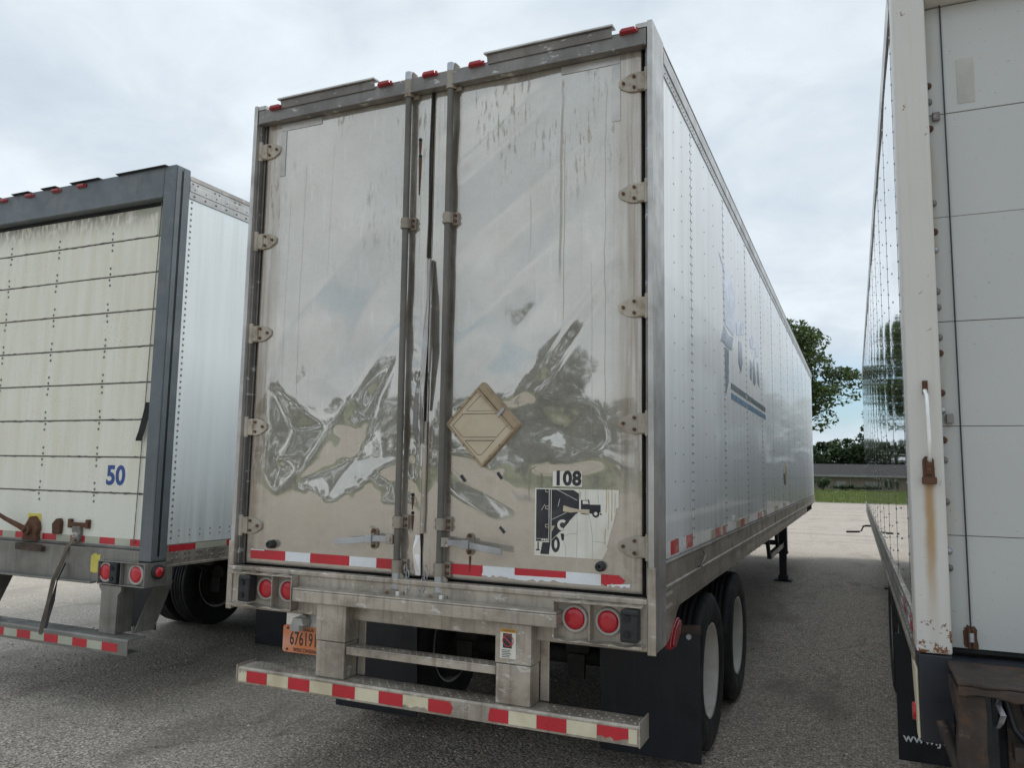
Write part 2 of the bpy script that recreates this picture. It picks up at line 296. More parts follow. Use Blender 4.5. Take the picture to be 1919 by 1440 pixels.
# ------------------------------------------------------------------ mesh builder
class MB:
    def __init__(s): s.v = []; s.f = []; s.m = []; s.sm = []
    def add(s, vs, fs, m=0, smooth=False):
        o = len(s.v); s.v += [tuple(v) for v in vs]
        for f in fs: s.f.append(tuple(i + o for i in f)); s.m.append(m); s.sm.append(smooth)
        return s
    def box(s, x0, x1, y0, y1, z0, z1, m=0):
        x0, x1 = min(x0, x1), max(x0, x1); y0, y1 = min(y0, y1), max(y0, y1); z0, z1 = min(z0, z1), max(z0, z1)
        return s.add([(x0, y0, z0), (x1, y0, z0), (x1, y1, z0), (x0, y1, z0), (x0, y0, z1), (x1, y0, z1), (x1, y1, z1), (x0, y1, z1)],
                     [(0, 3, 2, 1), (4, 5, 6, 7), (0, 1, 5, 4), (1, 2, 6, 5), (2, 3, 7, 6), (3, 0, 4, 7)], m)
    def prism(s, poly, a0, a1, ax='y', m=0):
        # poly: points in the plane across axis ax
        def mkp(p, a): return (a, p[0], p[1]) if ax == 'x' else (p[0], a, p[1]) if ax == 'y' else (p[0], p[1], a)
        n = len(poly); vs = [mkp(p, a0) for p in poly] + [mkp(p, a1) for p in poly]
        area = sum(poly[i][0] * poly[(i + 1) % n][1] - poly[(i + 1) % n][0] * poly[i][1] for i in range(n))
        fl = (area > 0) ^ (ax == 'y') ^ (a1 < a0)
        a, bq = list(range(n)), list(range(n, 2 * n))
        fs = [tuple(a[::-1]) if fl else tuple(a), tuple(bq) if fl else tuple(bq[::-1])]
        for i in range(n):
            q = (i, (i + 1) % n, n + (i + 1) % n, n + i); fs.append(q if fl else q[::-1])
        return s.add(vs, fs, m)
    def cyl(s, c, r, a0, a1, ax='z', n=16, m=0, r2=None, cap=True, smooth=True):
        r2 = r if r2 is None else r2
        def mkp(a, rr, t):
            p, q = rr * math.cos(t), rr * math.sin(t)
            return (a, c[0] + p, c[1] + q) if ax == 'x' else (c[0] + q, a, c[1] + p) if ax == 'y' else (c[0] + p, c[1] + q, a)
        vs = [mkp(a0, r, 2 * math.pi * i / n) for i in range(n)] + [mkp(a1, r2, 2 * math.pi * i / n) for i in range(n)]
        s.add(vs, [(i, (i + 1) % n, n + (i + 1) % n, n + i) for i in range(n)], m, smooth)
        if cap: s.add(vs, [tuple(range(n))[::-1], tuple(range(n, 2 * n))], m)
        return s
    def tube(s, pts, r, n=8, m=0):
        pts = [Vector(p) for p in pts]; vs = []; fs = []
        for i, p in enumerate(pts):
            d = (pts[min(i + 1, len(pts) - 1)] - pts[max(i - 1, 0)]).normalized()
            a = d.cross(Vector((.31, .17, 1) if abs(d.z) < .8 else (1, .2, .1))).normalized(); bq = d.cross(a)
            rr = r[i] if hasattr(r, '__len__') else r
            vs += [p + a * rr * math.cos(2 * math.pi * k / n) + bq * rr * math.sin(2 * math.pi * k / n) for k in range(n)]
        for i in range(len(pts) - 1):
            fs += [(i * n + k, i * n + (k + 1) % n, (i + 1) * n + (k + 1) % n, (i + 1) * n + k) for k in range(n)]
        s.add(vs, fs, m, True); s.add(vs, [tuple(range(n))[::-1], tuple(range((len(pts) - 1) * n, len(pts) * n))], m)
        return s
    def ribbon(s, pts, wv, t=.002, m=0):
        # pts: centre points; wv: half-width vectors
        vs = []; fs = []; n = len(pts)
        for i, (p, w_) in enumerate(zip(pts, wv)):
            p = Vector(p); w_ = Vector(w_); d = (Vector(pts[min(i + 1, n - 1)]) - Vector(pts[max(i - 1, 0)])).normalized()
            k = d.cross(w_).normalized() * t
            vs += [p - w_ - k, p + w_ - k, p + w_ + k, p - w_ + k]
        for i in range(n - 1):
            a = i * 4; fs += [(a + j, a + (j + 1) % 4, a + 4 + (j + 1) % 4, a + 4 + j) for j in range(4)]
        fs += [(3, 2, 1, 0), ((n - 1) * 4, (n - 1) * 4 + 1, (n - 1) * 4 + 2, (n - 1) * 4 + 3)]
        return s.add(vs, fs, m)
    def rivet(s, p, ax, sgn, r=.006, h=.003, n=6, m=0):
        p = Vector(p); e = {'x': Vector((1, 0, 0)), 'y': Vector((0, 1, 0)), 'z': Vector((0, 0, 1))}[ax] * sgn
        a = Vector((0, 0, 1)) if ax != 'z' else Vector((1, 0, 0)); bq = e.cross(a)
        vs = [p + a * r * math.cos(2 * math.pi * k / n) + bq * r * math.sin(2 * math.pi * k / n) for k in range(n)]
        vs += [p + e * h * .8 + (a * math.cos(2 * math.pi * k / n) + bq * math.sin(2 * math.pi * k / n)) * r * .6 for k in range(n)] + [p + e * h]
        fs = [(k, (k + 1) % n, n + (k + 1) % n, n + k) for k in range(n)] + [(n + k, n + (k + 1) % n, 2 * n) for k in range(n)]
        return s.add(vs, fs, m, True)
    def lathe(s, prof, c, ax='x', n=40, m=0, smooth=True):
        # prof: (axial offset, radius) list; c: centre
        vs = []
        for a, r in prof:
            for k in range(n):
                t = 2 * math.pi * k / n; p, q = r * math.cos(t), r * math.sin(t)
                vs.append((c[0] + a, c[1] + p, c[2] + q) if ax == 'x' else (c[0] + q, c[1] + a, c[2] + p))
        fs = [(i * n + k, i * n + (k + 1) % n, (i + 1) * n + (k + 1) % n, (i + 1) * n + k) for i in range(len(prof) - 1) for k in range(n)]
        return s.add(vs, fs, m, smooth)
    def build(s, name, mats, parent=None, bev=0.0, seg=2, loc=None):
        me = bpy.data.meshes.new(name); me.from_pydata(s.v, [], s.f)
        if not isinstance(mats, (list, tuple)): mats = [mats]
        for k in mats: me.materials.append(MT[k])
        me.polygons.foreach_set('material_index', s.m); me.polygons.foreach_set('use_smooth', s.sm)
        me.validate(); me.update()
        o = bpy.data.objects.new(name, me); col.objects.link(o)
        if parent: o.parent = parent
        if loc: o.location = loc
        if bev:
            bm_ = o.modifiers.new('bevel', 'BEVEL'); bm_.width = bev; bm_.segments = seg; bm_.limit_method = 'ANGLE'; bm_.angle_limit = R(40)
        return o
def empty(name, loc=(0, 0, 0), parent=None, rz=0):
    o = bpy.data.objects.new(name, None); col.objects.link(o); o.location = loc; o.rotation_euler = (0, 0, rz); o.empty_display_size = .2
    if parent: o.parent = parent
    return o
def tag(o, label=None, cat=None, group=None, kind=None):
    for k, v in (('label', label), ('category', cat), ('group', group), ('kind', kind)):
        if v: o[k] = v
    return o
def dup(o, loc=None, parent=None, name=None, scale=None):
    c = o.copy(); col.objects.link(c)
    if loc is not None: c.location = loc
    if parent: c.parent = parent
    if scale: c.scale = scale
    for ch in [q for q in bpy.data.objects if q.parent == o]:
        d = ch.copy(); col.objects.link(d); d.parent = c
    return c
def text(name, s, size, loc, mat, parent, off=0.0, sx=1.0, sp=1.0, rot=(R(90), 0, 0), ext=.0006):
    cu = bpy.data.curves.new(name, 'FONT'); cu.body = s; cu.size = size; cu.extrude = ext; cu.offset = off; cu.space_character = sp
    cu.align_x = 'CENTER'; cu.align_y = 'CENTER'; cu.materials.append(MT[mat]); cu.resolution_u = 4
    t_ = bpy.data.objects.new(name, cu); me = bpy.data.meshes.new_from_object(t_); bpy.data.objects.remove(t_)
    o = bpy.data.objects.new(name, me); col.objects.link(o); o.location = loc; o.rotation_euler = rot; o.scale = (sx, 1, 1); o.parent = parent
    return o
def jag(x0, x1, z, amp, n, rnd):
    return [(x0 + (x1 - x0) * i / n, z + rnd.uniform(-amp, amp)) for i in range(n + 1)]

# ------------------------------------------------------------------ ground
def sheet(name, xs, ys, zf, mat):
    v = [(x, y, zf(x, y)) for y in ys for x in xs]; nx = len(xs)
    f = [(j * nx + i, j * nx + i + 1, (j + 1) * nx + i + 1, (j + 1) * nx + i) for j in range(len(ys) - 1) for i in range(nx - 1)]
    return tag(MB().add(v, f, 0, True).build(name, mat), kind='structure')
prof = [(-600, -.06), (51.7, -.06), (52.2, .02), (56, .10), (64, .22), (73, .38), (76, .2), (80, -.8), (120, -.9), (900, -.9)]
def gz(x, y):
    for (a, za), (b2, zb) in zip(prof, prof[1:]):
        if a <= y <= b2: return za + (zb - za) * (y - a) / (b2 - a)
    return -.9
sheet('ground', [-600, -100, -30, -10, 0, 10, 30, 100, 600], [a for a, _ in prof], gz, 'turf')
sheet('gravel_lot', [-90, -20, 0, 20, 90], [-60, -20, 0, 20, 51.6], lambda x, y: 0.0, 'gravel')
tag(MB().box(-90, 90, 51.6, 51.78, -.1, .03).build('kerb', 'curb', bev=.01), kind='structure')

pb = MB(); rnd = random.Random(77)
for _ in range(5200):
    if rnd.random() < .75: x, y = rnd.uniform(-5.6, 2.2), rnd.uniform(-2.2, 3.0)
    else: x, y = rnd.uniform(.9, 2.5), rnd.uniform(-1.5, 12)
    r0 = rnd.uniform(.004, .011) * (1.4 if rnd.random() < .06 else 1); a = rnd.uniform(0, 6.3); vv = []
    for k in range(4): vv.append((x + r0 * rnd.uniform(.7, 1.3) * math.cos(a + 1.57 * k), y + r0 * rnd.uniform(.7, 1.3) * math.sin(a + 1.57 * k), r0 * rnd.uniform(.1, .35)))
    vv += [(x + rnd.uniform(-.3, .3) * r0, y + rnd.uniform(-.3, .3) * r0, r0 * rnd.uniform(.7, 1.1)), (x, y, -r0 * .3)]
    pb.add(vv, [(0, 1, 4), (1, 2, 4), (2, 3, 4), (3, 0, 4), (1, 0, 5), (2, 1, 5), (3, 2, 5), (0, 3, 5)])
m, nt, b = mk('loose_stone'); put(nt, b, Base_Color=mix(nt, nd(nt, 'ShaderNodeNewGeometry').outputs['Random Per Island'], (.14, .12, .10), (.66, .59, .50)), Roughness=.85); MT['pebble'] = m
tag(pb.build('loose_gravel', 'pebble'), 'loose stone chips scattered over the gravel lot', 'gravel', kind='stuff')
# ------------------------------------------------------------------ wheels
def tyre_mesh():
    R0 = .5
    side = [(-.105, .295), (-.125, .33), (-.138, .39), (-.134, .45), (-.115, .487)]
    tread = []
    xs = [-.105, -.062, -.056, -.05, -.022, -.016, -.010, .010, .016, .022, .05, .056, .062, .105]
    rs = [.496, .5, .487, .5, .5, .487, .5, .5, .487, .5, .5, .487, .5, .496]
    pr = side + list(zip(xs, rs)) + [(-a, r) for a, r in side[::-1]]
    return MB().lathe(pr, (0, 0, 0), 'x', 48)
def rim_mesh():
    # dished outwards on +x
    mb = MB().lathe([(.115, .297), (.122, .305), (.118, .29), (.10, .283), (.02, .275), (-.02, .262), (-.035, .20), (-.035, .14), (-.02, .135), (.045, .11), (.06, .07), (.062, .001)], (0, 0, 0), 'x', 40)
    for k in range(10):
        t = 2 * math.pi * k / 10; mb.cyl((.165 * math.cos(t), .165 * math.sin(t)), .014, -.04, -.005, 'x', 6, smooth=False)
    for k in range(5):
        t = 2 * math.pi * (k + .5) / 5; mb.cyl((.225 * math.cos(t), .225 * math.sin(t)), .028, -.036, -.022, 'x', 10, 1, smooth=False)
    return mb.lathe([(-.115, .30), (-.10, .283), (-.02, .262)], (0, 0, 0), 'x', 40)
_t = None
def wheel(parent, x, y, sgn):
    global _t
    e = empty('wheel', (x, y, .5), parent); e.scale = (sgn, 1, 1)
    if _t is None:
        a = tyre_mesh().build('tyre', 'tyre', e); c = rim_mesh().build('rim', ['rim', 'black'], e); _t = (a, c)
    else:
        for q in _t: d = q.copy(); col.objects.link(d); d.parent = e
    return e
def running_gear(root, ys, xo, sub=True):
    for y in ys:
        MB().cyl((y, .5), .065, -.95, .95, 'x', 14).build('axle', 'chassis', root)
        for s in (-1, 1):
            wheel(root, s * xo, y, s); wheel(root, s * (xo - .335), y, -s)
            MB().cyl((y, .5), .262, s * (xo - .335 - .150), s * (xo - .335 - .03), 'x', 28).build('brake_drum', 'chassis', root)
            b_ = MB(); b_.cyl((s * .42, .62), .085, y - .30, y - .12, 'y', 14); b_.cyl((s * .42, .62), .03, y - .12, y, 'y', 8); b_.box(s * .36, s * .48, y - .33, y - .30, .42, .58)
            b_.build('brake_chamber', 'chassis', root)
    y0, y1 = min(ys) - .7, max(ys) + .7
    for s in (-1, 1):
        b_ = MB(); b_.box(s * .50, s * .60, y0, y1, .80, .98); b_.box(s * .49, s * .61, min(ys) + .45, min(ys) + .75, .62, .80); b_.build('slider_rail', 'chassis', root)
        for y in ys:
            pts = [(s * .55, y + t * .5, .60 + .14 * t * t) for t in (-1, -.6, -.2, .2, .6, 1)]
            MB().ribbon(pts, [(.04, 0, 0)] * 6, .02).build('leaf_spring', 'chassis', root)
    b_ = MB()
    for k in range(7): b_.box(-.5, .5, y0 + k * (y1 - y0) / 6 - .02, y0 + k * (y1 - y0) / 6 + .02, .86, .95)
    b_.build('slider_crossmember', 'chassis', root)

def reft(parent, x0, x1, z0, z1, y, mat, rnd=None, torn='', name='reflective_tape', th=.0015):
    # a tape piece facing -y; torn: any of l r t b = jagged edge on that side
    rnd = rnd or random
    k = 7; w_, h_ = x1 - x0, z1 - z0
    bot = [(x0 + w_ * i / k, z0 + (rnd.uniform(0, .35) * h_ if 'b' in torn and True else 0)) for i in range(k + 1)]
    top = [(x1 - w_ * i / k, z1 - (rnd.uniform(0, .4) * h_ if 't' in torn else 0)) for i in range(k + 1)]
    if 'l' in torn: bot[0] = (x0 + rnd.uniform(0, .12) * w_, z0); top[-1] = (x0 + rnd.uniform(.0, .15) * w_, z1)
    if 'r' in torn: bot[-1] = (x1 - rnd.uniform(.1, .2) * w_, bot[-1][1]); top[0] = (x1 - rnd.uniform(.15, .3) * w_, top[0][1])
    poly = bot + ([(x1 - .02 * w_, (z0 + z1) / 2 + .004)] if 'r' in torn else []) + top + ([(x0 + .07 * w_, (z0 + z1) / 2)] if 'l' in torn else [])
    return MB().prism(poly, y, y - th, 'y').build(name, mat, parent)

# ================================================================== CENTRE TRAILER
T = tag(empty('semi_trailer'), 'battered stainless steel semi trailer with two dented swing doors and number 108', 'trailer')
DY = .055
# --- dented door skins
def seg(X, Z, a, bq):
    a = np.array(a); bq = np.array(bq); d = bq - a; L = np.hypot(*d); d = d / L
    t = ((X - a[0]) * d[0] + (Z - a[1]) * d[1]) / L; s = (X - a[0]) * -d[1] + (Z - a[1]) * d[0]
    return t, s, L
def sstep(x, a, b2):
    t = np.clip((x - a) / (b2 - a), 0, 1); return t * t * (3 - 2 * t)
def crease(X, Z, a, bq, amp, w1, w2, end=.18):
    # sharp ridge from a to b: w1 = fall-off width on the left of a->b, w2 on the right
    t, s, L = seg(X, Z, a, bq)
    win = sstep(t, -end, end) * sstep(-t, -1 - end, -1 + end)
    sa = np.sqrt(s * s + 1e-5)
    return amp * win * np.where(s > 0, np.exp(-sa / w1), np.exp(-sa / w2))
def ridge(X, Z, a, bq, amp, w1, w2, end=.18):
    t, q, L = seg(X, Z, a, bq)
    win = sstep(t, -end, end) * sstep(-t, -1 - end, -1 + end)
    return amp * win * np.clip(np.where(q > 0, 1 - q / w1, 1 + q / w2), 0, 1)
def facet(X, Z, pts, apex, depth):
    # convex polygon pressed in (or out) as flat facets meeting at the apex
    n = len(pts); out = None
    for k in range(n):
        (ax_, az_), (bx_, bz_) = pts[k], pts[(k + 1) % n]
        nx_, nz_ = -(bz_ - az_), bx_ - ax_
        d0 = (apex[0] - ax_) * nx_ + (apex[1] - az_) * nz_
        v = ((X - ax_) * nx_ + (Z - az_) * nz_) / d0
        out = v if out is None else np.minimum(out, v)
    return depth * np.clip(out, 0, 1)
def door_h(X, Z):
    h = np.zeros_like(X)
    h += ridge(X, Z, (1.20, 3.05), (.60, 2.24), .016, .09, .45)
    h += ridge(X, Z, (.60, 2.24), (.42, 2.16), .007, .10, .20, .3)
    h += ridge(X, Z, (.79, 3.04), (.17, 2.47), .014, .20, .30, .42)
    h += ridge(X, Z, (.66, 3.86), (.13, 3.48), .019, .10, .22)
    h += ridge(X, Z, (.98, 3.58), (.16, 2.98), .012, .16, .26, .4)
    h += ridge(X, Z, (-.42, 3.22), (-1.06, 2.53), .018, .30, .50, .42)
    h += ridge(X, Z, (-.16, 2.70), (-.56, 2.12), .011, .12, .22)
    h += facet(X, Z, [(-.87, 1.70), (-.53, 2.16), (-.16, 2.46), (-.13, 1.88), (-.33, 1.76), (-.69, 1.57)], (-.47, 1.84), -.020)
    h += facet(X, Z, [(-1.14, 2.34), (-.67, 2.04), (-.76, 1.90), (-1.02, 1.64), (-1.14, 1.72)], (-.92, 2.02), -.013)
    h += facet(X, Z, [(-.62, 2.04), (-.40, 2.26), (-.28, 2.12), (-.50, 1.82)], (-.45, 2.04), .007)
    h += facet(X, Z, [(-.36, 1.80), (-.14, 1.83), (-.13, 1.60), (-.27, 1.60)], (-.20, 1.72), -.008)
    h += facet(X, Z, [(-.84, 1.72), (-.70, 1.74), (-.60, 1.60), (-.70, 1.56)], (-.71, 1.66), .006)
    h += facet(X, Z, [(.10, 1.88), (.30, 1.85), (.53, 1.68), (.57, 1.58), (.46, 1.55), (.20, 1.67), (.10, 1.74)], (.38, 1.66), -.014)
    h += facet(X, Z, [(.58, 2.20), (.98, 2.13), (1.05, 1.96), (.86, 1.84), (.66, 1.84), (.56, 2.00)], (.80, 1.98), -.014)
    h += facet(X, Z, [(.62, 1.96), (.80, 2.02), (.88, 1.92), (.72, 1.84)], (.74, 1.93), .008)
    h += facet(X, Z, [(.12, 2.12), (.34, 2.20), (.52, 2.14), (.40, 1.92), (.14, 1.94)], (.30, 2.10), -.007)
    h += facet(X, Z, [(-.40, 1.50), (-.30, 1.56), (-.24, 1.46), (-.34, 1.42)], (-.31, 1.49), -.004)
    r2 = np.random.RandomState(23)
    for i in range(26):
        c = (r2.uniform(-1.0, -.16), r2.uniform(1.62, 2.25)) if i < 16 else (r2.uniform(.14, 1.0), r2.uniform(1.72, 2.02))
        n = r2.randint(3, 6); a0 = r2.uniform(0, 6.3); rr_ = r2.uniform(.05, .13)
        pts = [(c[0] + rr_ * r2.uniform(.7, 1.3) * math.cos(a0 + 6.283 * k / n), c[1] + .8 * rr_ * r2.uniform(.7, 1.3) * math.sin(a0 + 6.283 * k / n)) for k in range(n)]
        h += facet(X, Z, pts, (c[0] + r2.uniform(-.015, .015), c[1] + r2.uniform(-.015, .015)), r2.uniform(-.0035, .0025))
    rs = np.random.RandomState(11)
    lo = sstep(-Z, -2.35, -1.7) * sstep(Z, 1.38, 1.55)
    for i in range(34):
        kx, kz, ph = rs.uniform(-16, 16), rs.uniform(-13, 13), rs.uniform(0, 6.3)
        h += lo * .00025 * np.sin(kx * X + kz * Z + ph)
    for i in range(10):
        kx, kz, ph = rs.uniform(-4, 4), rs.uniform(-3, 3), rs.uniform(0, 6.3)
        h += .0010 * np.sin(kx * X + kz * Z + ph)
    # calm where the sticker, tape and hinges are fixed and along the door edges
    calm = sstep(Z, 1.36, 1.50) * sstep(-Z, -4.0, -3.85) * sstep(-np.abs(X), -1.17, -1.02)
    stick = 1 - sstep(X, .60, .70) * sstep(-X, -1.16, -1.08) * sstep(-Z, -1.86, -1.78)
    h = h * .70 * calm * stick
    cr = sstep(-np.abs(X + .05), -.09, -.05) * sstep(-Z, -2.9, -2.2)
    for i in range(16):
        h += cr * .0006 * np.sin(rs.uniform(-70, 70) * X + rs.uniform(-45, 45) * Z + rs.uniform(0, 6.3))
    for _ in range(8):
        for ax_ in (0, 1): h = .25 * np.roll(h, 1, ax_) + .5 * h + .25 * np.roll(h, -1, ax_)
    return np.minimum(h, .013)
def door(x0, x1, z0, z1, name):
    nx, nz = int((x1 - x0) / .0085), int((z1 - z0) / .0085)
    X, Z = np.meshgrid(np.linspace(x0, x1, nx), np.linspace(z0, z1, nz))
    H = door_h(X, Z); e = .004
    ed = np.minimum.reduce([X - x0, x1 - X, Z - z0, z1 - Z]); yy = DY - H + .006 * np.exp(-ed / .004)
    V = np.stack([X, yy, Z], -1).reshape(-1, 3)
    idx = np.arange(nx * nz).reshape(nz, nx)
    F = np.stack([idx[:-1, :-1], idx[:-1, 1:], idx[1:, 1:], idx[1:, :-1]], -1).reshape(-1, 4)
    mb = MB(); mb.v = V.tolist(); mb.f = F.tolist(); mb.m = [0] * len(F); mb.sm = [True] * len(F)
    b_ = [DY + .055]; n0 = len(mb.v)
    mb.box(x0 + .0015, x1 - .0015, DY + .03, DY + .07, z0 + .0015, z1 - .0015, 1)
    # closed rim between skin and backing
    rim = [(x0, z0), (x1, z0), (x1, z1), (x0, z1)]
    for (a, c_), (d, e_) in zip(rim, rim[1:] + rim[:1]):
        mb.add([(a, DY + .005, c_), (d, DY + .005, e_), (d, DY + .045, e_), (a, DY + .045, c_)], [(0, 1, 2, 3)], 1)
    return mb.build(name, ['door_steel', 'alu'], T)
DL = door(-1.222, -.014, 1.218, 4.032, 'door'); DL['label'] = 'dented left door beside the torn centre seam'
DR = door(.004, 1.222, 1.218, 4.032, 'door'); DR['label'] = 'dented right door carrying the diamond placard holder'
# --- rear frame
for s in (-1, 1):
    b_ = MB(); b_.box(s * 1.267, s * 1.295, 0, .25, .953, 4.10)
    b_.box(s * 1.240, s * 1.267, .062, .25, 1.21, 4.085, 1); b_.box(s * 1.252, s * 1.267, .028, .062, 1.21, 4.06, 1)
    b_.box(s * 1.205, s * 1.267, .004, .09, 4.068, 4.095)
    b_.build('corner_post', ['alu_clean', 'jamb'], T, bev=.003)
    b_ = MB(); b_.box(s * 1.262, s * 1.303, -.006, .012, .95, 1.352); b_.build('post_guard', 'alu', T, bev=.004)
b_ = MB(); b_.box(-1.262, 1.262, .004, .05, 3.972, 4.064); b_.box(-1.262, 1.262, .05, .25, 4.034, 4.072); b_.box(-1.25, 1.25, -.004, .004, 3.972, 3.985)
b_.build('header_rail', 'jamb', T, bev=.004)
for x0, x1 in ((-1.085, -.365), (.355, 1.095)):
    b_ = MB(); b_.prism([(-.004, 4.045), (-.016, 4.090), (-.004, 4.094), (.003, 4.045)], x0 + .012, x1 - .012, 'x', 1); b_.prism([(-.034, 4.090), (-.034, 4.101), (.02, 4.106), (.03, 4.098), (.0, 4.094)], x0, x1, 'x'); b_.build('rain_gutter', ['alu_clean', 'jamb'], T, bev=.002)
for x in (-1.117, -.305, -.001, .297, 1.171):
    b_ = MB(); b_.box(x - .050, x + .050, -.008, .006, 4.046, 4.074, 1); b_.prism([(x - .046, 4.048), (x + .046, 4.048), (x + .036, 4.072), (x - .036, 4.072)], -.024, -.008, 'y')
    b_.build('marker_light', ['lens_dark', 'lens_dark'], T, bev=.008)
# --- hinges
def hinge(s, z, i):
    x = s * 1.185; rnd = random.Random(i)
    P_ = lambda u, v: (x + s * u, z + v)
    b_ = MB()
    poly = [P_(.062, .050), P_(.0, .050), P_(-.030, .042), P_(-.072, .022), P_(-.080, .012), P_(-.080, -.012), P_(-.072, -.022), P_(-.03, -.046), P_(.0, -.052), P_(.062, -.052)]
    b_.prism(poly, DY - .012, DY + .002, 'y')
    b_.box(x + s * .022, x + s * .062, DY - .020, DY - .011, z - .048, z + .046)
    b_.cyl((x + s * .073, DY - .018), .015, z - .062, z + .062, 'z', 12)
    for u, v in ((-.052, 0), (.004, .028), (.004, -.030)): b_.cyl((x + s * u, z + v), .0085, DY - .022, DY - .008, 'y', 8, 1)
    b_.build('hinge', ['hinge', 'rust'], DL if s < 0 else DR, bev=.002)
for i, z in enumerate((3.803, 3.212, 2.621, 2.039, 1.442)):
    hinge(-1, z, i); hinge(1, z, i + 9)
# --- lock rods, brackets, handles
def lockset(s, D):
    xt, xb = (-.150, -.131) if s < 0 else (.128, .134)
    rx = lambda z: xb + (xt - xb) * (z - 1.15) / 2.93
    MB().tube([(rx(z), .018, z) for z in (1.22, 2.0, 3.0, 4.05)], .0185, 14).build('lock_rod', 'rod', D)
    for z, hh in ((4.005, .052), (3.195, .030), (1.507, .032), (1.268, .034)):
        x = rx(z); b_ = MB()
        b_.box(x - .034, x + .056, .034, DY - .001, z - hh - .006, z + hh + .006)
        b_.cyl((x, .018), .0275, z - hh, z + hh, 'z', 14); b_.box(x - .0275, x + .030, .018, .036, z - hh, z + hh)
        for dz in (-.55 * hh, .55 * hh):
            b_.cyl((x + .044, z + dz), .009, .020, .036, 'y', 8, 1); b_.cyl((x - .031, z + dz), .007, .022, .036, 'y', 8, 1)
        b_.build('rod_bracket', ['cast', 'rust'], D, bev=.003)
    for z0, z1, nm in ((1.150, 1.236, 'lock_cam'), (4.045, 4.105, 'lock_cam')):
        x = rx(z0); b_ = MB(); b_.cyl((x, .016), .024, z0, z1, 'z', 14); b_.prism([(x + .01, z0), (x + .045, z0 + .012), (x + .05, z1 - .02), (x + .03, z1), (x, z1)], .012, .03, 'y', 1)
        b_.build(nm, ['zinc', 'cast'], D, bev=.002)
    x = rx(1.13); b_ = MB()      # keeper on the sill
    b_.cyl((x, .008), .026, 1.092, 1.148, 'z', 12); b_.prism([(x - .055, 1.10), (x + .06, 1.095), (x + .065, 1.14), (x - .05, 1.145)], -.012, .0, 'y'); b_.box(x + .028, x + .048, -.03, -.008, 1.10, 1.142, 1); b_.prism([(x - .03, -.032), (x - .058, -.004), (x - .03, -.004)], 1.10, 1.14, 'z')
    b_.build('cam_keeper', ['cast', 'alu_bright'], T, bev=.002)
    # swing handle, hub and retainer
    b_ = MB(); b_.box(s * .150, s * .195, -.004, .030, 1.388, 1.438)
    b_.cyl((s * .172, 1.412), .011, -.010, -.003, 'y', 8)
    b_.build('handle_hub', 'alu', D, bev=.004)
    b_ = MB(); a = [(s * .19, -.001, 1.413), (s * .25, -.001, 1.413), (s * .33, -.006, 1.405), (s * .40, -.014, 1.396), (s * .515, -.024, 1.384)]
    b_.ribbon(a, [(0, 0, .016)] * 5, .005); b_.build('lock_handle', 'zinc', D, bev=.002)
    xc = s * .300; b_ = MB()
    ov = [(xc + .024 * math.cos(t), 1.408 + .034 * (1 if math.sin(t) > 0 else -1) + .024 * math.sin(t)) for t in [2 * math.pi * k / 18 for k in range(18)]]
    b_.prism(ov, DY - .012, DY - .001, 'y'); b_.box(xc - .020, xc + .020, -.014, DY - .01, 1.388, 1.396); b_.box(xc - .020, xc + .020, -.020, -.010, 1.388, 1.432, 2)
    for dz in (-.042, .045): b_.cyl((xc, 1.408 + dz), .010, DY - .024, DY - .01, 'y', 8, 1)
    b_.build('handle_retainer', ['cast', 'rust', 'zinc'], D, bev=.002)
    # safety chain
    x = rx(1.25) + .065 if s < 0 else rx(1.25) - .075; b_ = MB()
    for k in range(5):
        c0 = (x + (.006 if k % 2 else -.004) - s * .006 * k, .012 - .004 * k, 1.262 - .032 * k)
        pts = [(c0[0] + (.009 * math.cos(t) if k % 2 else .004 * math.cos(t)), c0[1] + (0 if k % 2 else .008 * math.cos(t)), c0[2] + .024 * math.sin(t)) for t in [2 * math.pi * j / 10 for j in range(11)]]
        b_.tube(pts, .003, 5)
    b_.build('safety_chain', 'zinc', D)
lockset(-1, DL); lockset(1, DR)
# --- torn seal and bent edge strips along the seam
rnd = random.Random(3)
def strip(pts, wv, mat, nm, D, t=.0015): return MB().ribbon(pts, wv, t).build(nm, mat, D)
strip([(-.008, .050, 4.02), (-.012, .046, 3.6), (-.006, .046, 3.2), (-.008, .044, 2.99)], [(.004, 0, 0)] * 4, 'rubber', 'door_seal', DL, .004)
strip([(.003, .040, 2.98), (.010, .030, 2.75), (.004, .024, 2.5), (-.004, .022, 2.33), (-.012, .026, 2.10), (-.004, .036, 1.94)], [(.014, -.006, 0), (.013, -.010, 0), (.014, .004, 0), (.012, .008, 0), (.012, -.006, 0), (.010, -.004, 0)], 'alu_clean', 'bent_edge_strip', DL)
strip([(-.030, .030, 2.34), (-.038, .016, 2.16), (-.036, .014, 2.02), (-.026, .026, 1.93)], [(.010, -.01, 0), (.012, .008, 0), (.012, .010, 0), (.006, -.006, 0)], 'jamb', 'bent_edge_strip', DL)
strip([(.028, .046, 2.97), (.034, .026, 2.72), (.038, .020, 2.45), (.028, .040, 2.12)], [(.006, -.006, 0), (.010, -.016, 0), (.012, -.018, 0), (.006, -.004, 0)], 'jamb', 'bent_edge_strip', DR)
strip([(.010, .042, 2.06), (.012, .038, 1.8), (.010, .040, 1.45)], [(.010, 0, 0)] * 3, 'alu', 'bent_edge_strip', DR, .003)
strip([(-.020, .047, 1.44), (-.022, .040, 1.36), (-.012, .046, 1.225)], [(.014, 0, 0), (.018, .012, 0), (.016, 0, 0)], 'alu_bright', 'bent_edge_strip', DL)
b_ = MB()
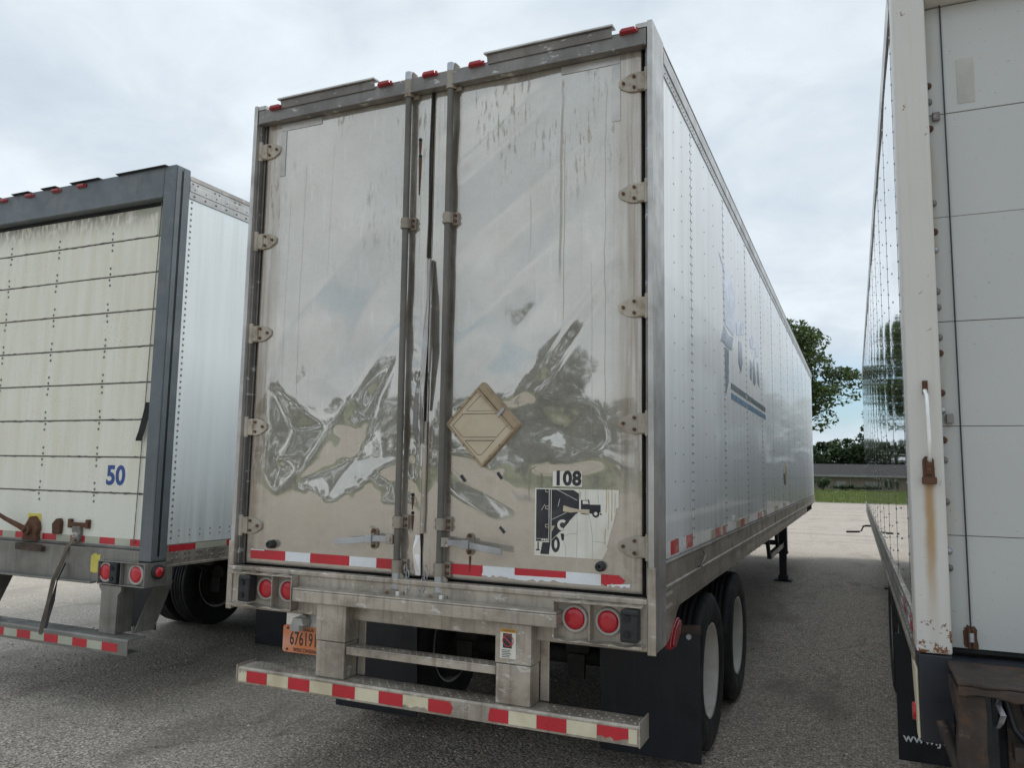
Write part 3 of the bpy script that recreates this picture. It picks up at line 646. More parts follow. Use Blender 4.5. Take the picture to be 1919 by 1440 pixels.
for x, z, r in ((-.085, 3.702, .011), (-.082, 3.602, .011), (-.063, 1.656, .010), (-.060, 1.557, .010), (-.030, 1.415, .016)): b_.cyl((x, z), r, DY - .0035, DY + .002, 'y', 10)
b_.build('bolt_hole', 'black', DL)
b_ = MB()
for x, z, h_ in ((-.085, 3.69, .10), (-.082, 3.59, .22), (-.063, 1.645, .07), (-.060, 1.545, .09)):
    b_.prism([(x - .010, z), (x + .010, z), (x + .007, z - h_ * .5), (x + .002, z - h_), (x - .003, z - h_), (x - .007, z - h_ * .4)], DY - .0022, DY - .001, 'y')
b_.build('rust_run', 'rust_run' if 'rust_run' in MT else 'rust', DL)
# riveted repair strips at the top corners
for D, bx in ((DL, ((-1.11, -.795, 3.922, 3.966), (-1.11, -1.068, 3.625, 3.920))), (DR, ((.786, 1.113, 3.925, 3.970), (1.068, 1.113, 3.612, 3.923)))):
    for a in bx: MB().box(a[0], a[1], DY - .004, DY - .001, a[2], a[3]).build('repair_strip', 'repair', D)
# rubber door bumpers, tape, small black scraps
for D, x, z in ((DL, -1.017, 1.338), (DR, 1.019, 1.338)):
    MB().lathe([(0, .026), (-.030, .024), (-.044, .020), (-.044, .008), (-.030, .007), (-.030, .0005)], (x, DY, z), 'y', 18).build('rubber_bumper', 'rubber', D)
rnd = random.Random(5); ty = DY - .0012
for x0, x1, mt_, tn in ((-1.184, -.921, 'red_tape', 'tl'), (-.921, -.739, 'white_tape', ''), (-.739, -.466, 'red_tape', ''), (-.466, -.284, 'white_tape', ''), (-.284, -.168, 'red_tape', '')):
    reft(DL, x0, x1 - .0015, 1.246, 1.300, ty, mt_, rnd, '')
reft(DL, -1.184, -1.08, 1.296, 1.303, ty - .0016, 'white_tape', rnd, 't')
for x0, x1, mt_, tn, zo in ((.168, .374, 'red_tape', '', 0), (.374, .557, 'white_tape', 'b', .0), (.557, .836, 'red_tape', 'b', 0), (.836, 1.019, 'white_tape', '', 0), (1.019, 1.145, 'red_tape', 'rb', 0)):
    reft(DR, x0, x1 - .0015, 1.244, 1.300, ty, mt_, rnd, tn)
MB().prism(jag(.37, .86, 1.248, .010, 22, rnd) + [(.86, 1.268), (.37, 1.262)], ty - .0016, ty - .0025, 'y').build('tape_backing', 'white_tape', DR)
MB().prism(jag(1.05, 1.165, 1.246, .006, 8, rnd) + [(1.165, 1.262), (1.10, 1.256), (1.05, 1.252)], ty - .0016, ty - .0025, 'y').build('tape_backing', 'white_tape', DR)
for x, z, a in ((.245, 1.752, -.9), (.462, 1.770, -.9), (.482, 1.490, -.8), (.30, 1.40, .2)):
    q = [(x + u * math.cos(a) - v * math.sin(a), z + u * math.sin(a) + v * math.cos(a)) for u, v in ((-.020, -.007), (.020, -.007), (.020, .007), (-.020, .007))]
    MB().prism(q, DY - .006, DY + .012, 'y').build('tape_scrap', 'ink', DR)
# --- diamond placard holder
hx = [(.367, 2.271), (.589, 2.039), (.346, 1.814), (.136, 2.031)]
cx_, cz_ = .362, 2.041
ex = Vector((hx[1][0] - hx[0][0], hx[1][1] - hx[0][1])).normalized(); ez = Vector((hx[0][0] - hx[3][0], hx[0][1] - hx[3][1])).normalized()
PL = empty('placard_holder', (0, 0, 0), DR)
D3 = lambda u, v: (cx_ + ex.x * u + ez.x * v, cz_ + ex.y * u + ez.y * v)
def rr(u0, u1, v0, v1, r=.014, n=4):
    out = []
    for (cu, cvv, a0) in ((u1 - r, v1 - r, 0), (u0 + r, v1 - r, 90), (u0 + r, v0 + r, 180), (u1 - r, v0 + r, 270)):
        out += [D3(cu + r * math.cos(R(a0 + 90 * k / n)), cvv + r * math.sin(R(a0 + 90 * k / n))) for k in range(n + 1)]
    return out
hm = MB(); y0 = DY - .018
hm.prism(rr(-.162, .162, -.160, .160), y0, DY - .002, 'y', 3)
hm.prism(rr(-.150, .150, -.148, .102, .004), y0 - .0006, y0 + .002, 'y')
hm.prism(rr(-.154, .154, .118, .150, .006), y0 - .004, y0, 'y', 3)
for a in ((-.160, .160, -.158, -.146), (-.160, -.148, -.146, .116), (.148, .160, -.146, .116), (-.148, .148, .100, .112)): hm.prism([D3(a[0], a[2]), D3(a[1], a[2]), D3(a[1], a[3]), D3(a[0], a[3])], y0 - .008, y0, 'y', 3)
for zz in (2.105, 1.962):      # two horizontal ribs
    hw = .122 if zz > 2 else .105
    hm.prism([(cx_ - hw, zz - .006), (cx_ + hw - .03, zz - .006), (cx_ + hw - .03, zz + .006), (cx_ - hw, zz + .006)], y0 - .005, y0, 'y')
for u, v in ((-.154, .04), (-.154, -.03), (-.154, -.10), (-.07, -.152), (.0, -.152), (.09, -.152), (.154, -.08), (.154, .0)):
    q = D3(u, v); hm.cyl(q, .004, y0 - .010, y0 - .007, 'y', 6, 1)
hm.prism([D3(-.012 + .04, .095), D3(.004 + .04, .095), D3(.004 + .04, .150), D3(-.012 + .04, .150)], y0 - .012, y0 - .004, 'y', 2)
def groove(poly, w_=.0035):
    n = len(poly)
    for k in range(n):
        (a, c_), (d, e_) = poly[k], poly[(k + 1) % n]; L_ = math.hypot(d - a, e_ - c_); nx_, nz_ = -(e_ - c_) / L_ * w_ / 2, (d - a) / L_ * w_ / 2
        hm.prism([(a - nx_, c_ - nz_), (d - nx_, e_ - nz_), (d + nx_, e_ + nz_), (a + nx_, c_ + nz_)], y0 - .0012, y0 + .001, 'y', 1)
groove([(cx_ - .018, 2.192), (cx_ + .008, 2.196), (cx_ + .085, 2.116), (cx_ + .070, 2.112), (cx_ - .088, 2.112), (cx_ - .095, 2.118)])
groove([(cx_ - .115, 2.098), (cx_ + .090, 2.098), (cx_ + .150, 2.040), (cx_ + .085, 1.972), (cx_ - .115, 1.972), (cx_ - .178, 2.035)])
groove([(cx_ - .100, 1.954), (cx_ + .070, 1.954), (cx_ + .0, 1.880), (cx_ - .025, 1.878)])
hp = hm.build('placard_holder', ['tan_plate', 'rust', 'zinc', 'tan_rim'], DR, bev=.002); bpy.data.objects.remove(PL)
MB().prism([(.338, 1.80), (.354, 1.80), (.351, 1.70), (.347, 1.60), (.342, 1.60), (.340, 1.70)], DY + .0155, DY + .017, 'y').build('rust_run', 'rust', DR)
# --- number and torn sticker
sg = MB().box(.760, .917, DY - .0024, DY - .001, 1.722, 1.799).build('number_sign', 'sticker', DR)
text('number_text', '108', .098, (.8395, DY - .0030, 1.7605), 'ink', DR, .0042, .96, 1.06, ext=.0004)
q = [(.664, 1.711), (1.107, 1.711), (1.107, 1.626), (1.094, 1.622), (1.088, 1.58), (1.079, 1.54), (1.064, 1.495), (1.055, 1.455), (1.047, 1.43), (1.052, 1.425), (1.025, 1.371), (.664, 1.371)]
stk = MB().prism(q, DY - .0024, DY - .001, 'y').build('torn_sticker', 'sticker', DR)
def dec(poly, mat, lvl, nm='sticker_print'): return MB().prism(poly, DY - .0024 - .0005 * lvl, DY - .0023, 'y').build(nm, mat, DR)
dk = MB(); Y0, Y1 = DY - .0030, DY - .0023
for poly in ([(.671, 1.706), (.740, 1.706), (.740, 1.445), (.672, 1.443)], [(.755, 1.706), (.871, 1.706), (.902, 1.689), (.903, 1.613), (.894, 1.591), (.857, 1.555), (.827, 1.519), (.756, 1.446)],
             [(.912, 1.657), (.953, 1.658), (.958, 1.636), (1.015, 1.637), (1.015, 1.599), (1.004, 1.599), (.990, 1.611), (.973, 1.598), (.970, 1.591), (.957, 1.592), (.957, 1.611), (.912, 1.611)],
             [(.708, 1.439), (.752, 1.440), (.743, 1.380), (.696, 1.380)], [(.681, 1.440), (.687, 1.440), (.688, 1.403), (.693, 1.402), (.693, 1.396), (.672, 1.396), (.672, 1.402), (.681, 1.403)],
             [(.744, 1.706), (.751, 1.706), (.751, 1.44), (.744, 1.44)], [(.951, 1.662), (.954, 1.662), (.958, 1.640), (.955, 1.640)], [(.912, 1.592), (.953, 1.590), (.953, 1.585), (.912, 1.588)]):
    dk.prism(poly, Y0, Y1, 'y')
dk.cyl((.990, 1.592), .019, Y0, Y1, 'y', 20); dk.cyl((1.016, 1.591), .005, Y0, Y1, 'y', 8)
el = [(.779 + .023 * math.cos(t), 1.432 + .040 * math.sin(t)) for t in [2 * math.pi * k / 22 for k in range(22)]]
dk.prism(el, Y0 - .0002, Y1, 'y'); dk.prism([(.805, 1.487), (.824, 1.487), (.824, 1.456), (.812, 1.452)], Y0, Y1, 'y')
dk.build('sticker_print', 'ink', DR)
wk = MB(); Y0 = DY - .0037
wk.prism([(.922, 1.655), (.949, 1.654), (.953, 1.638), (.922, 1.638)], Y0, Y1, 'y'); wk.cyl((.990, 1.592), .009, Y0, Y1, 'y', 16)
wk.prism([(.7805 + .008 * math.cos(t), 1.433 + .022 * math.sin(t)) for t in [2 * math.pi * k / 18 for k in range(18)]], Y0, Y1, 'y')
for k in range(3): wk.cyl((.707 + .0125 * k, 1.451), .005, Y0, Y1, 'y', 10)
for z in (1.700, 1.614, 1.522):
    for a in ((.722, .740, z - .008, z - .006), (.722, .740, z + .006, z + .008), (.722, .724, z - .006, z + .006)): wk.box(a[0], a[1], Y0, Y1, a[2], a[3])
for (a, c_), (d, e_) in (((.672, 1.456), (.738, 1.456)), ((.785, 1.706), (.893, 1.655)), ((.757, 1.554), (.835, 1.592)), ((.758, 1.452), (.80, 1.492)), ((.80, 1.492), (.826, 1.512)), ((.85, 1.548), (.889, 1.588)), ((.70, 1.60), (.72, 1.63)), ((.79, 1.62), (.80, 1.66))):
    L_ = math.hypot(d - a, e_ - c_); nx_, nz_ = -(e_ - c_) / L_ * .001, (d - a) / L_ * .001
    wk.prism([(a - nx_, c_ - nz_), (d - nx_, e_ - nz_), (d + nx_, e_ + nz_), (a + nx_, c_ + nz_)], Y0, Y1, 'y')
wk.prism([(.820, 1.628), (.856, 1.618), (.909, 1.609), (.957, 1.608), (.955, 1.587), (.894, 1.597), (.857, 1.593), (.817, 1.598)], Y0 - .0003, Y1, 'y', 1)
wk.prism([(.757, 1.523), (.775, 1.524), (.757, 1.491)], Y0, Y1, 'y', 1)
arc = [(.815 + .028 * math.cos(t), 1.529 + .028 * math.sin(t)) for t in [R(50 + 26 * k) for k in range(10)]] + [(.815 + .014 * math.cos(t), 1.529 + .014 * math.sin(t)) for t in [R(50 + 26 * k) for k in range(9, -1, -1)]]
wk.prism(arc, Y0, Y1, 'y')
wk.build('sticker_print', ['sticker', 'tan_plate'], DR)

ck = MB(); sn = MB(); rn = random.Random(17)
def line(mb, pts, w_, y_):
    for (a, c_), (d, e_) in zip(pts, pts[1:]):
        L_ = math.hypot(d - a, e_ - c_); nx_, nz_ = -(e_ - c_) / L_ * w_ / 2, (d - a) / L_ * w_ / 2
        mb.prism([(a - nx_, c_ - nz_), (d - nx_, e_ - nz_), (d + nx_, e_ + nz_), (a + nx_, c_ + nz_)], y_, DY - .0023, 'y')
for pts in ([(.892, 1.585), (.893, 1.49), (.891, 1.373)], [(.955, 1.585), (.966, 1.53), (.974, 1.47), (.976, 1.374)], [(.905, 1.71), (.906, 1.665)], [(.935, 1.71), (.934, 1.675), (.938, 1.66)], [(1.0, 1.71), (1.004, 1.64)], [(.976, 1.457), (1.04, 1.452)], [(.826, 1.475), (.85, 1.487), (.891, 1.490)], [(.822, 1.455), (.833, 1.42), (.834, 1.372)]): line(ck, pts, .0012, DY - .0028)
ck.build('sticker_crease', 'jamb', DR)
for x, za, zb in ((1.046, 1.71, 1.60), (1.055, 1.705, 1.52), (1.072, 1.71, 1.56), (1.088, 1.70, 1.60), (1.04, 1.52, 1.44), (.91, 1.70, 1.66)): line(sn, [(x, za), (x + rn.uniform(-.003, .003), (za + zb) / 2), (x - .002, zb)], rn.uniform(.003, .006), DY - .0027)
sn.build('sticker_stain', 'stain', DR)
MB().prism([(.292, 1.345), (.304, 1.345), (.301, 1.30), (.299, 1.262), (.296, 1.262), (.294, 1.31)], DY - .0045, DY - .001, 'y').build('rust_run', 'rust', DR)
# --- sill, beam, tail lights
b_ = MB(); b_.box(-1.264, 1.264, .0, .20, .962, 1.182); b_.box(-1.262, 1.262, -.010, .05, 1.178, 1.206); b_.build('rear_sill', 'alu', T, bev=.006)
b_ = MB(); b_.box(-1.23, 1.23, .09, .11, 1.19, 4.04); b_.build('door_backing', 'black', T)
b_ = MB(); b_.box(-.735, .842, -.10, -.002, 1.112, 1.124); b_.box(-.735, .842, -.10, -.088, 1.05, 1.112); b_.box(-.735, .842, -.088, -.002, 1.05, 1.062); b_.box(-.735, -.723, -.088, -.002, 1.062, 1.112); b_.box(.83, .842, -.088, -.002, 1.062, 1.112)
b_.build('bumper_beam', 'alu', T, bev=.005)
def lamp(parent, x, z, r=.060, y=-.002):
    l = empty('tail_light', (x, y, z), parent)
    MB().lathe([(0, r * 1.32), (-.010, r * 1.30), (-.014, r * 1.15), (-.012, r * 1.02), (0, r)], (0, 0, 0), 'y', 28).build('ring', 'ring', l)
    MB().lathe([(0, r * 1.02), (-.010, r), (-.016, r * .85), (-.020, r * .5), (-.021, .0005)], (0, 0, 0), 'y', 28).build('lens', 'lens', l)
    return l
def lightbox(x0, x1, xd, s):
    b_ = MB(); z0, z1 = .992, 1.178; d = -.062
    top = [(x0 + (x1 - x0) * i / 12, z1 + .006 * math.sin(i * 2.1) * (1 if s < 0 else .4)) for i in range(13)]
    b_.prism(top + [(x1, z1 - .008), (x0, z1 - .010)], d, .0, 'y')
    bot = [(x0 + (x1 - x0) * i / 12, z0 + .006 * math.sin(i * 1.7 + 1)) for i in range(13)]
    b_.prism(bot + [(x1, z0 - .010), (x0, z0 - .008)], d, .0, 'y')
    xe = x1 if s < 0 else x0
    b_.box(xe - s * .0, xe - s * -.008, d, 0, z0 - .004, z1 - .004)
    b_.box(xd - .003, xd + .003, d + .004, 0, z0 + .006, z1 - .012)
    return b_.build('light_housing', 'alu', T, bev=.002)
lightbox(-1.250, -.772, -.918, -1); lightbox(.808, 1.250, .994, 1)
for x in (-.998, -.838, .905, 1.074): lamp(T, x, 1.088, .052)
for x in (-1.115, 1.190):
    b_ = MB(); b_.box(x - .042, x + .042, -.072, -.004, 1.012, 1.158); b_.box(x - .035, x + .050, -.078, -.06, 1.135, 1.165)
    for dz in (.03, .10): b_.cyl((x - .008, 1.012 + dz + .01), .016, -.080, -.070, 'y', 12, 1)
    b_.build('dock_bumper', ['rubber', 'black'], T, bev=.010)
# --- under-ride guard
def guard_post(x0, x1):
    b_ = MB(); b_.box(x0, x1, -.075, .055, .852, 1.048); b_.box(x0 + .004, x1 - .004, -.071, .051, .658, .849); b_.box(x1 - .004, x1 + .045, .056, .066, .66, 1.05)
    return b_.build('guard_post', 'alu', T, bev=.006)
guard_post(-.580, -.385); guard_post(.512, .705)
b_ = MB(); b_.box(-.384, .511, -.062, .03, .822, .832); b_.box(-.384, .511, -.062, -.052, .790, .822)
for k in range(22):
    for j in range(2): b_.rivet((-.365 + k * .041 + j * .02, -.035 + j * .03, .832), 'z', 1, .0075, .004)
b_.build('step_bar', 'alu', T, bev=.002)
G = MB(); G.prism([(-.10, .566), (-.10, .648), (-.092, .657), (.05, .657), (.05, .645), (-.085, .645), (-.085, .578), (.02, .578), (.02, .566)], -1.098, 1.247, 'x')
G.box(-1.104, -1.097, -.104, .06, .562, .668); G.box(1.246, 1.253, -.104, .06, .562, .675)
for k in range(44):
    for j in range(3):
        x = -1.06 + k * .053 + (j % 2) * .026
        if not any(a - .02 < x < c_ + .06 for a, c_ in ((-.58, -.385), (.512, .705))) and x < 1.23: G.rivet((x, -.06 + j * .035, .657), 'z', 1, .0075, .004)
GB = G.build('under_ride_bar', 'alu', T, bev=.002)
xs = [-1.086, -1.027, -.881, -.732, -.586, -.434, -.289, -.139, .007, .158, .302]
rnd = random.Random(9)
for i, (a, c_) in enumerate(zip(xs, xs[1:])): reft(GB, a, c_ - .002, .578, .640, -.1005, 'red_tape' if i % 2 else 'cream_tape', rnd, 'r' if i == 9 else 'b' if i == 8 else 't' if i == 0 else '')
xs = [.488, .603, .750, .901, 1.050, 1.199, 1.240]
for i, (a, c_) in enumerate(zip(xs, xs[1:])): reft(GB, a, c_ - .002, .578, .640, -.1005, 'cream_tape' if i % 2 else 'red_tape', rnd, 'l' if i == 0 else 'b' if i == 4 else '')
# warning label
MB().box(.540, .625, -.0775, -.075, .878, 1.020).build('warning_label', 'sticker', T)
MB().box(.540, .625, -.0785, -.0770, 1.003, 1.020).build('warning_label_band', 'orange', T)
MB().box(.556, .604, -.0785, -.0770, .928, .998).build('warning_label_picture', 'ink', T)
MB().lathe([(0, .030), (-.001, .030), (-.001, .026), (0, .026)], (.583, -.0785, .964), 'y', 24).prism([(.560, .980), (.564, .984), (.606, .948), (.602, .944)], -.0798, -.0785, 'y').build('warning_symbol', 'redline', T)
text('warning_text', 'WARNING', .014, (.584, -.0788, 1.0115), 'ink', T, ext=.0002)
bb = MB()
rnd = random.Random(4)
for k in range(5):
    z = .916 - k * .008; bb.box(.550, .550 + rnd.uniform(.04, .066), -.0785, -.0770, z, z + .003)
bb.build('warning_lines', 'ink', T)
# licence plate with lamp
MB().box(-.885, -.59, .045, .055, .74, .965).build('plate_bracket', 'alu_bright', T, bev=.004)
LP = MB().prism([(-.897, .745), (-.887, .735), (-.645, .737), (-.635, .747), (-.635, .876), (-.645, .886), (-.887, .886), (-.897, .876)], .036, .042, 'y').build('licence_plate', 'plate', T, bev=.001)
text('plate_number', '676191', .105, (-.748, .0352, .812), 'ink', LP, .001, .60, 1.05, ext=.0005)
text('plate_state', 'WISCONSIN', .030, (-.742, .0352, .752), 'ink', LP, .0006, .85, 1.1, ext=.0005)
text('plate_class', 'SEMI TRAILER', .024, (-.742, .0352, .869), 'ink', LP, .0004, .90, 1.0, ext=.0005)
b_ = MB()
for x in (-.862, -.655):
    for z in (.752, .870): b_.cyl((x, z), .007, .031, .037, 'y', 8)
b_.build('plate_bolt', 'rust', LP)
b_ = MB(); b_.cyl((-.745, .918), .040, .012, .044, 'y', 14); b_.prism([(-.79, .905), (-.70, .905), (-.715, .945), (-.775, .945)], -.035, .014, 'y'); b_.box(-.785, -.722, -.045, -.005, .875, .908)
for k in range(6): b_.box(-.780 + k * .010, -.775 + k * .010, -.048, -.044, .876, .906)
b_.build('plate_lamp', 'ring', T, bev=.003)
# --- body sides, roof, floor
L = 15.05; XS = 1.285
seams = [.25, 1.02, 2.30, 3.58, 4.82, 6.0, 7.16, 8.28, 9.42, 10.55, 11.68, 12.80, 13.92, L]
for a, c_ in zip(seams, seams[1:]):
    MB().box(XS - .02, XS, a + .002, c_ - .002, 1.345, 3.935).build('side_panel', 'white_skin', T, bev=.002)
MB().box(-XS, -XS + .02, .25, L, 1.345, 3.935).build('side_wall', 'white_skin', T)
b_ = MB()
for a in seams[1:-1]: b_.box(XS - .012, XS + .0015, a + .002, a + .03, 1.347, 3.933)
b_.build('seam_strips', 'white_skin', T)
rv = MB()
for i, (a, c_) in enumerate(zip(seams, seams[1:])):
    for yy in ([a + .018, c_ - .018] if i else [a + .012, c_ - .018]):
        n_ = 46 if i < 5 else 24
        for k in range(n_): rv.rivet((XS + (.0015 if yy < a + .1 and i else 0), yy, 1.42 + k * 2.48 / (n_ - 1)), 'x', 1, .007, .004, 5)
    for fr in (.36, .64):
        n_ = 17
        for k in range(n_): rv.rivet((XS, a + (c_ - a) * fr, 1.45 + k * 2.42 / (n_ - 1)), 'x', 1, .006, .0035, 5)
k = .3
while k < L - .1:
    rv.rivet((XS, k, 1.362), 'x', 1, .006, .012, 5); rv.rivet((XS + .006, k, 3.955), 'x', 1, .006, .004, 5); k += .055 if k < 5 else .11
tag(rv.build('panel_rivets', 'jamb', T), kind='stuff')
for s in (1, -1):
    b_ = MB()
    b_.prism([(s * (XS - .02), 3.933), (s * (XS + .006), 3.933), (s * (XS + .006), 3.985), (s * (XS + .012), 3.99), (s * (XS + .012), 4.05), (s * (XS + .004), 4.084), (s * (XS - .04), 4.084), (s * (XS - .04), 4.06)], .25, L + .02, 'y'); b_.box(s * (XS - .05), s * (XS + .007), .25, L + .02, 4.0855, 4.096, 1)
    b_.build('top_rail', ['alu_clean', 'jamb'], T)
    b_ = MB(); x = s * (XS - .02)
    b_.prism([(x, 1.10), (s * (XS + .008), 1.10), (s * (XS + .008), 1.215), (s * (XS + .016), 1.222), (s * (XS + .016), 1.234), (s * (XS + .008), 1.24), (s * (XS + .008), 1.335), (s * (XS + .012), 1.349), (x, 1.349)], .252, 12.1, 'y')
    b_.prism([(x, 1.20), (s * (XS + .008), 1.20), (s * (XS + .016), 1.222), (s * (XS + .016), 1.234), (s * (XS + .008), 1.24), (s * (XS + .008), 1.335), (s * (XS + .012), 1.349), (x, 1.349)], 12.1, L, 'y')
    br = b_.build('bottom_rail', 'alu_rail', T)
    if s > 0:
        b_ = MB(); yy = .30
        while yy < 12.0:
            b_.rivet((XS + .008, yy, 1.195), 'x', 1, .007, .004, 5); b_.rivet((XS + .008, yy, 1.125), 'x', 1, .007, .004, 5)
            yy += .085
        for y_, z_ in [(.27 + i * .05, z) for i in range(3) for z in (1.13, 1.19)]: b_.rivet((XS + .008, y_, z_), 'x', 1, .016, .010, 6)
        tag(b_.build('rail_rivets', 'alu_rail', br), kind='stuff')
        for yy in (.62, 1.32, 2.5, 3.4, 4.6, 5.9, 7.4, 9.3, 11.2, 13.2): MB().box(XS + .004, XS + .0125, yy, yy + .035, 1.245, 1.332).build('rail_rib', 'alu_rail', br)
        MB().tube([(XS + .012, 1.10, 1.245), (XS + .03, 1.09, 1.25), (XS + .032, 1.16, 1.275), (XS + .030, 1.24, 1.30), (XS + .018, 1.25, 1.325)], .007, 7).build('tie_hook', 'jamb', br)
MB().box(-XS + .02, XS - .02, .25, L, 4.05, 4.076).build('roof', 'alu_clean', T)
MB().box(-XS + .02, XS - .02, L - .03, L, 1.20, 4.05).build('front_wall', 'white_skin', T)
MB().box(-XS + .03, XS - .03, .20, L - .04, 1.16, 1.20).build('floor', 'chassis', T)
for k in range(1, 36): MB().box(-1.25, 1.25, .2 + k * .41, .25 + k * .41, 1.06, 1.16).build('cross_member', 'chassis', T)
b_ = MB(); b_.prism([(.25, .97), (.25, 1.098), (.64, 1.098), (.56, 1.07), (.36, .955), (.30, .95)], 1.262, 1.284, 'x'); b_.build('corner_gusset', 'alu', T)
ml = [(.480 + .115 * math.cos(t) * 1.0, .968 + .052 * math.sin(t) + .046 * math.cos(t)) for t in [2 * math.pi * k / 20 for k in range(20)]]
b_ = MB(); b_.prism(ml, 1.262, 1.292, 'x'); b_.prism([(.480 + (y - .480) * .85, .968 + (z - .968) * .85) for y, z in ml], 1.292, 1.305, 'x'); b_.build('side_marker_light', 'lens_dark', T, bev=.005)
b_ = MB(); b_.box(XS, XS + .014, 2.62, 2.70, 1.44, 1.475); b_.build('panel_latch', 'alu_bright', T)
for y0_, y1_, mt_ in ((.40, .60, 'red_tape'), (.60, .80, 'white_tape'), (.80, .99, 'red_tape')): MB().box(XS + .0002, XS + .0016, y0_, y1_ - .002, 1.375, 1.447).build('reflective_tape', mt_, T)
for y0_, y1_, mt_ in ((1.62, 1.80, 'cream_tape'), (1.80, 2.02, 'red_tape'), (2.02, 2.12, 'cream_tape'), (2.12, 2.26, 'red_tape'), (2.80, 3.06, 'cream_tape'), (3.06, 3.3, 'red_tape'), (3.3, 3.54, 'cream_tape'), (4.3, 4.62, 'red_tape'), (4.86, 5.1, 'cream_tape'), (6.05, 6.4, 'cream_tape'), (7.2, 7.5, 'cream_tape'), (8.4, 8.7, 'cream_tape'), (9.5, 9.8, 'cream_tape')):
    MB().box(XS + .0002, XS + .0016, y0_, y1_ - .002, 1.365, 1.425).build('reflective_tape', mt_, T)
# faded lettering, stripes and diamond placard on the side skin
faded = {'decal_lav': [[(2.09, 3.44), (2.23, 3.43), (2.40, 3.43), (2.75, 3.36), (2.91, 3.28), (2.90, 3.00), (2.79, 2.92), (2.36, 2.94), (2.27, 3.25), (2.36, 3.35)], [(2.97, 3.06), (3.11, 3.13), (3.23, 3.11), (3.21, 3.00), (2.98, 2.96)], [(3.26, 3.11), (3.36, 3.17), (3.47, 3.14), (3.46, 3.04), (3.26, 3.01)], [(3.87, 3.08), (4.05, 3.14), (4.22, 3.10), (4.18, 3.02), (3.90, 2.99)], [(4.27, 3.05), (4.47, 3.12), (4.67, 3.10), (4.59, 3.00), (4.30, 2.96)]],
         'decal_grey': [[(2.13, 2.78), (2.28, 2.915), (2.54, 2.885), (2.78, 2.905), (2.69, 2.79), (2.45, 2.775), (2.29, 2.785)], [(2.31, 2.76), (2.53, 2.765), (2.49, 2.51), (2.33, 2.38)], [(3.09, 2.93), (3.28, 2.95), (3.33, 2.77), (3.22, 2.67), (3.07, 2.74)], [(3.87, 2.88), (4.01, 2.86), (3.96, 2.68), (3.84, 2.70)], [(4.09, 2.87), (4.20, 2.95), (4.31, 2.71), (4.22, 2.66), (4.07, 2.68)], [(4.42, 2.93), (4.57, 2.92), (4.60, 2.68), (4.44, 2.72)]],
         'decal_dark': [[(2.62, 2.52), (3.56, 2.52), (3.56, 2.47), (2.62, 2.47)], [(3.62, 2.52), (5.14, 2.52), (5.14, 2.47), (3.62, 2.47)]],
         'decal_blue': [[(2.62, 2.44), (3.56, 2.44), (3.56, 2.39), (2.62, 2.39)], [(3.62, 2.44), (5.17, 2.44), (5.17, 2.39), (3.62, 2.39)]]}
for mt_, pl in faded.items():
    for poly in pl: MB().prism(poly, XS + .0003, XS + .0024, 'x').build('side_stripe' if mt_ in ('decal_dark', 'decal_blue') else 'faded_letter', mt_, T)
MB().prism([(7.40, 1.66), (7.55, 1.81), (7.40, 1.96), (7.25, 1.81)], XS + .001, XS + .018, 'x').build('side_placard', 'tan_plate', T, bev=.003)
# mud flaps, running gear, landing gear
for x0, x1 in ((.70, 1.308), (-1.26, -.60)):
    b_ = MB(); b_.ribbon([((x0 + x1) / 2, 1.06 + .03 * math.sin(t * 2.2) * t, .88 - .76 * t) for t in [i / 6 for i in range(7)]], [((x1 - x0) / 2, 0, 0)] * 7, .005)
    fl = b_.build('mud_flap', 'flap', T)
    MB().box(x0 - .01, x1 + .004, 1.052, 1.085, .855, .905).build('flap_bracket', 'rust_plate', fl, bev=.003)
    b_ = MB()
    for x in (x0 + .06, x1 - .06): b_.cyl((x, .842), .016, 1.040, 1.054, 'y', 10)
    b_.build('flap_bolt', 'zinc', fl)
running_gear(T, (1.75, 3.0), 1.135)
for s in (-1, 1):
    lg = empty('landing_leg', (s * .98, 10.55, 0), T)
    b_ = MB(); b_.box(-.075, .075, -.075, .075, .48, 1.10); b_.box(-.085, .085, -.085, .085, .46, .50); b_.build('leg_housing', 'navy', lg, bev=.006)
    MB().box(-.06, .06, -.06, .06, .05, .47).build('leg_tube', 'navy', lg, bev=.005)
    b_ = MB(); b_.box(-.14, .14, -.13, .13, .012, .03); b_.box(-.08, .08, -.08, .08, .03, .10); b_.build('foot_pad', 'navy', lg, bev=.006)
b_ = MB(); b_.box(-.90, .90, 10.50, 10.56, .60, .68); b_.build('leg_brace', 'navy', T)
b_ = MB(); b_.box(.95, 1.01, 8.3, 10.48, .58, .66); b_.tube([(.98, 9.7, .62), (.98, 9.55, .68), (.98, 9.45, .80), (.98, 9.45, 1.08)], .03, 8); b_.tube([(.98, 8.3, .62), (.98, 7.9, 1.08)], .03, 8); b_.build('leg_strut', 'navy', T)

